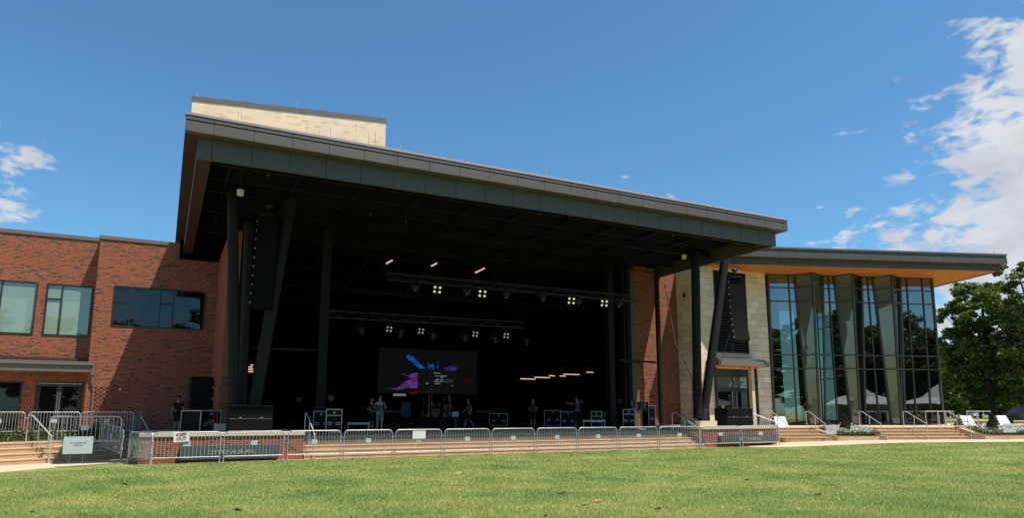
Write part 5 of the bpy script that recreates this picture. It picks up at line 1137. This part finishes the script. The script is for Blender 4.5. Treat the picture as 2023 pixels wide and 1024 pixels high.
# ------------------------------------------------------------------ trees
def make_tree(name, h, cr, trunk_r, leaves, leafsize, lm, label, group, seed, base=.2, lob=26, flat=.8):
    g = np.random.default_rng(seed); rr_ = random.Random(seed)
    root = empty(name, (0, 0, 0), label, 'tree', group); tk = MB(); cent = []
    zc_ = h * (base + 1) / 2; vr = h * (1 - base) / 2
    tk.tube([(0, 0, -.3), (.03 * h * .1, 0, h * .15), (rr_.uniform(-.3, .3), rr_.uniform(-.3, .3), h * .4), (rr_.uniform(-.6, .6), rr_.uniform(-.6, .6), h * .85)], [trunk_r * 1.25, trunk_r, trunk_r * .75, trunk_r * .15], 10)
    for i in range(lob):
        a = i * 2.399 + rr_.uniform(-.3, .3); u = (i + .5) / lob * 2 - 1; u = max(-.85, min(.97, u + rr_.uniform(-.1, .1))); rad = math.sqrt(max(0, 1 - u * u)) * (1 if u > 0 else .92)
        rf_ = rr_.uniform(.62, .98); c = Vector((cr * rad * rf_ * math.cos(a), cr * rad * rf_ * math.sin(a), zc_ + vr * u * rr_.uniform(.75, .95))); cent.append((c, rr_.uniform(.17, .32) * cr))
        st_ = Vector((0, 0, h * rr_.uniform(.18, .5))); mid_ = st_.lerp(c, .5) + Vector((rr_.uniform(-.4, .4), rr_.uniform(-.4, .4), -.3 + rr_.uniform(0, .8))); tk.tube([st_, mid_, c], [trunk_r * .42, trunk_r * .22, trunk_r * .05], 6)
        for k_ in range(3): e = c + Vector((rr_.gauss(0, 1), rr_.gauss(0, 1), rr_.gauss(0, .7))) * cr * .18; tk.tube([mid_.lerp(c, .6), e], [trunk_r * .12, trunk_r * .03], 5)
    for i in range(lob // 3): cent.append((Vector((rr_.gauss(0, cr * .3), rr_.gauss(0, cr * .3), zc_ + rr_.gauss(0, vr * .4))), cr * .3))
    tk.build('trunk', M['bark'], root)
    tot = sum(r_ ** 2 for _, r_ in cent); pts = []
    for c, r_ in cent:
        n = int(leaves * r_ ** 2 / tot); ncl = max(5, n // 70)
        for j in range(ncl):       # twigs: small sub clumps on the shell of each lobe
            d = g.normal(size=3); d /= np.linalg.norm(d); q = np.array(c) + d * r_ * g.uniform(.45, 1.12) * np.array([1, 1, flat])
            m_ = n // ncl; pts.append(q + g.normal(size=(m_, 3)) * r_ * .155 * np.array([1, 1, .6]))
    pts = np.concatenate(pts); pts = pts[pts[:, 2] > h * base * .5]
    scatter('crown', M[lm], pts, leafsize, .5, root, seed, 1.7)
    return root
def dirp(px_, dist, z=0): d = ray(px_, 818); d.z = 0; d.normalize(); return (d.x * dist, d.y * dist, z)
t1 = make_tree('pecan_tree', 13.6, 4.1, .34, 42000, .19, 'leaf', 'tall spreading green tree at the right edge beside the glass hall', 'tall trees at the right', 21, .09, 38)
t1.location = dirp(1962, 78, .8)
t2 = make_tree('pecan_tree', 14.8, 4.4, .36, 30000, .20, 'leaf', 'tall tree cut off by the right edge of the picture', 'tall trees at the right', 22, .22, 30); t2.location = dirp(2070, 74, .8)
t3 = make_tree('broadleaf_tree', 11, 5.0, .25, 16000, .32, 'leafl', 'x', 'trees in the far row', 23, .06, 22); t3.location = dirp(1885, 118, .5)
t4 = make_tree('broadleaf_tree', 13.5, 5.0, .28, 16000, .34, 'leafd', 'x', 'trees in the far row', 24, .04, 22); t4.location = dirp(1905, 135, .5)
t3['label'] = 'bright green low tree directly right of the glass hall corner'; t4['label'] = 'dark tree behind the bright low tree at the hall corner'
far = [(1862, 100, t3, .75), (1935, 128, t3, .95), (1962, 150, t4, .95), (1985, 120, t3, .8), (2012, 140, t4, .9), (2045, 125, t3, .9), (1850, 160, t4, 1.0), (1930, 165, t4, 1.05), (1985, 180, t4, 1.1), (2080, 150, t4, 1.), (1875, 175, t4, 1.0)]
fl_ = ['small bright tree peeping out at the foot of the hall corner', 'mid green tree behind the white cars', 'dark tree in the gap left of the big tree trunk', 'low bright tree under the big tree crown', 'dark tree behind the big tree on its right', 'low bright tree at the right picture edge', 'dark tall tree seen through the hall corner glass', 'dark far tree in the second row behind the cars', 'dark far tree in the second row under the big crown', 'dark far tree at the right picture edge', 'dark far tree right behind the hall corner']
for i, (px_, ds, src, k_) in enumerate(far):
    o = dup(src, dirp(px_, ds, .4), rng.uniform(0, 6), fl_[i], 'trees in the far row'); o.scale = (k_, k_, k_)
# trees and tents behind the camera: they show only as reflections in the glass
refl = [(-14, -30, t1, 1.3), (6, -22, t2, 1.35), (24, -42, t1, 1.3), (38, -34, t2, 1.3), (52, -34, t1, 1.5), (68, -40, t2, 1.2), (45, -44, t2, 1.3), (60, -36, t1, 1.35), (76, -36, t2, 1.2), (-6, -27, t1, 1.25), (-22, -26, t2, 1.3), (49, -30, t2, 1.3), (56, -46, t1, 1.6), (66, -28, t1, 1.2), (42, -58, t1, 1.7), (70, -58, t2, 1.6), (12, -32, t1, 1.3), (98, -44, t2, 1.5), (-34, -30, t2, 1.3), (30, -62, t2, 1.4), (88, -30, t1, 1.3)]
for i, (x, y, src, k_) in enumerate(refl):
    o = dup(src, (x, y, 0), i * 1.3, 'tree ' + ['first', 'second', 'third', 'fourth', 'fifth', 'sixth', 'seventh', 'eighth', 'ninth', 'tenth', 'eleventh', 'twelfth', 'thirteenth', 'fourteenth', 'fifteenth', 'sixteenth', 'seventeenth', 'eighteenth', 'nineteenth', 'twentieth', 'twenty first'][i] + ' in the row across the lawn, mirrored in the hall glass', 'trees across the lawn mirrored in the glass'); o.scale = (k_, k_, k_ * .85)
tp_ = mat('tent_shadow_cloth', (.35, .35, .36), .8)
for i, (x, y) in enumerate(((52, -14), (60, -12), (68, -10))):
    s = empty('event_tent', (x, y, 0), ['left', 'middle', 'right'][i] + ' white peaked tent across the lawn, mirrored in the hall glass', 'tent', 'white tents across the lawn')
    ap = Vector((x, y, 5.2)); cs_ = [Vector((x - 4, y - 4, 2.8)), Vector((x + 4, y - 4, 2.8)), Vector((x + 4, y + 4, 2.8)), Vector((x - 4, y + 4, 2.8))]
    mb = MB()
    for k_ in range(4): a, b = cs_[k_], cs_[(k_ + 1) % 4]; m1_, m2_ = a.lerp(ap, .6) - Vector((0, 0, .5)), b.lerp(ap, .6) - Vector((0, 0, .5)); mb.add([a, b, m2_, m1_], [(0, 1, 2, 3)]); mb.add([m1_, m2_, ap], [(0, 1, 2)])
    mb.build('roof', M['tent'], s); wl_ = MB(); wl_.quad(cs_[0], cs_[1], cs_[1] - Vector((0, 0, 2.8)), cs_[0] - Vector((0, 0, 2.8))); wl_.build('side_wall', tp_, s)
    for c in cs_: MB().tube([c, (c.x, c.y, 0)], .05, 6).build('leg', M['alu'], s)

# ------------------------------------------------------------------ grass blades and fallen leaves
def grass(n):
    g = np.random.default_rng(2); px_ = g.uniform(-260, 2340, n); dist = 9.5 + 34 * g.random(n) ** 1.35
    ang = HEAD - np.arctan((px_ - CX) / 1367.); dd = dist / np.cos(np.arctan((px_ - CX) / 1367.))
    x, y = np.cos(ang) * dd, np.sin(ang) * dd
    sG = (x - P0.x) * GA.x + (y - P0.y) * GA.y; bG = (x - P0.x) * GB.x + (y - P0.y) * GB.y
    left = (x - e0.x) * (-aL.y) + (y - e0.y) * aL.x
    keep = (y < 26.55) & ((bG > 8.72) | (sG < -6)) & ((x > -.3) | (left < -.05) & (y < 25.9 + .28 * x))
    keep &= (x > 1.0) | ((x - e0.x) * (e2.y - e0.y) - (y - e0.y) * (e2.x - e0.x) > .02)
    x, y, dist = x[keep], y[keep], dist[keep]; n = len(x)
    t = np.clip((x - 27.5) / 8, 0, 1); z = .20 * t * t * (3 - 2 * t)
    pat = .6 + .5 * np.sin(x * 1.3 + np.sin(y * .9) * 1.7) * np.sin(y * 1.1 + np.sin(x * .7) * 2)
    hgt = g.uniform(.022, .055, n) * (.75 + .35 * pat) ; wd = g.uniform(.0022, .0045, n) * (.6 + dist / 16.)
    a = g.uniform(0, 6.283, n); lx, ly = np.cos(a), np.sin(a); ln = g.uniform(.1, .9, n) * hgt
    ax, ay = RT.x * wd, RT.y * wd; b = g.uniform(-.6, .6, n); ax2 = ax * np.cos(b) - ay * np.sin(b); ay2 = ax * np.sin(b) + ay * np.cos(b)
    v = np.stack([np.stack([x - ax2, y - ay2, z - .005], 1), np.stack([x + ax2, y + ay2, z - .005], 1), np.stack([x + lx * ln, y + ly * ln, z + hgt], 1)], 1).reshape(-1, 3)
    me = bpy.data.meshes.new('grass_blades'); me.vertices.add(3 * n); me.vertices.foreach_set('co', v.ravel().astype(np.float32)); me.loops.add(3 * n); me.loops.foreach_set('vertex_index', np.arange(3 * n, dtype=np.int32))
    me.polygons.add(n); me.polygons.foreach_set('loop_start', np.arange(0, 3 * n, 3, dtype=np.int32)); me.update(calc_edges=True); me.materials.append(M['blade'])
    o = bpy.data.objects.new('grass', me); C.objects.link(o); tag(o, 'short sunlit lawn grass in the foreground', 'grass', kind='stuff')
grass(780000)
lfm = [mat('dry_leaf', (.32, .17, .09), .8), mat('dark_dry_leaf', (.06, .04, .03), .8)]
lvp = [(1113, 975, 1), (1105, 978, 1), (1181, 991, 0), (1600, 942, 0), (1577, 1008, 0), (1108, 926, 0), (1615, 980, 1), (1690, 948, 0), (1154, 1000, 1), (590, 971, 0), (247, 959, 1), (470, 1010, 1), (1256, 952, 0), (1078, 1021, 1), (64, 1014, 0), (905, 936, 0), (1475, 950, 1), (270, 937, 0), (800, 955, 0), (1300, 1008, 1)]
nm20 = ['small dark', 'curled dark', 'upright tan', 'broad tan', 'folded tan', 'flat brown', 'dark curled', 'thin tan']
for i, (a, b, k_) in enumerate(lvp):
    p = PZ(a, b, .03); r_ = random.Random(i); w_ = r_.uniform(.05, .12); s = MB(Matrix.Translation((p.x, p.y, .04)) @ Matrix.Rotation(r_.uniform(0, 6), 4, 'Z') @ Matrix.Rotation(r_.uniform(.2, .9), 4, 'X'))
    s.add([(-w_, 0, 0), (-w_ * .3, -w_ * .6, .01), (w_, 0, .02), (w_ * .3, w_ * .6, .01), (0, 0, -.012)], [(0, 1, 4), (1, 2, 4), (2, 3, 4), (3, 0, 4)])
    where = ('left' if a < 500 else 'left of centre' if a < 950 else 'centre' if a < 1250 else 'right of centre' if a < 1620 else 'right') + (' near the walk' if b < 945 else ' midway' if b < 990 else ' close to the camera')
    tag(s.build('fallen_leaf', lfm[k_]), nm20[i % 8] + ' fallen leaf on the grass, ' + where + (' (the smaller one)' if i in (1,) else ''), 'leaf', 'fallen leaves on the lawn')
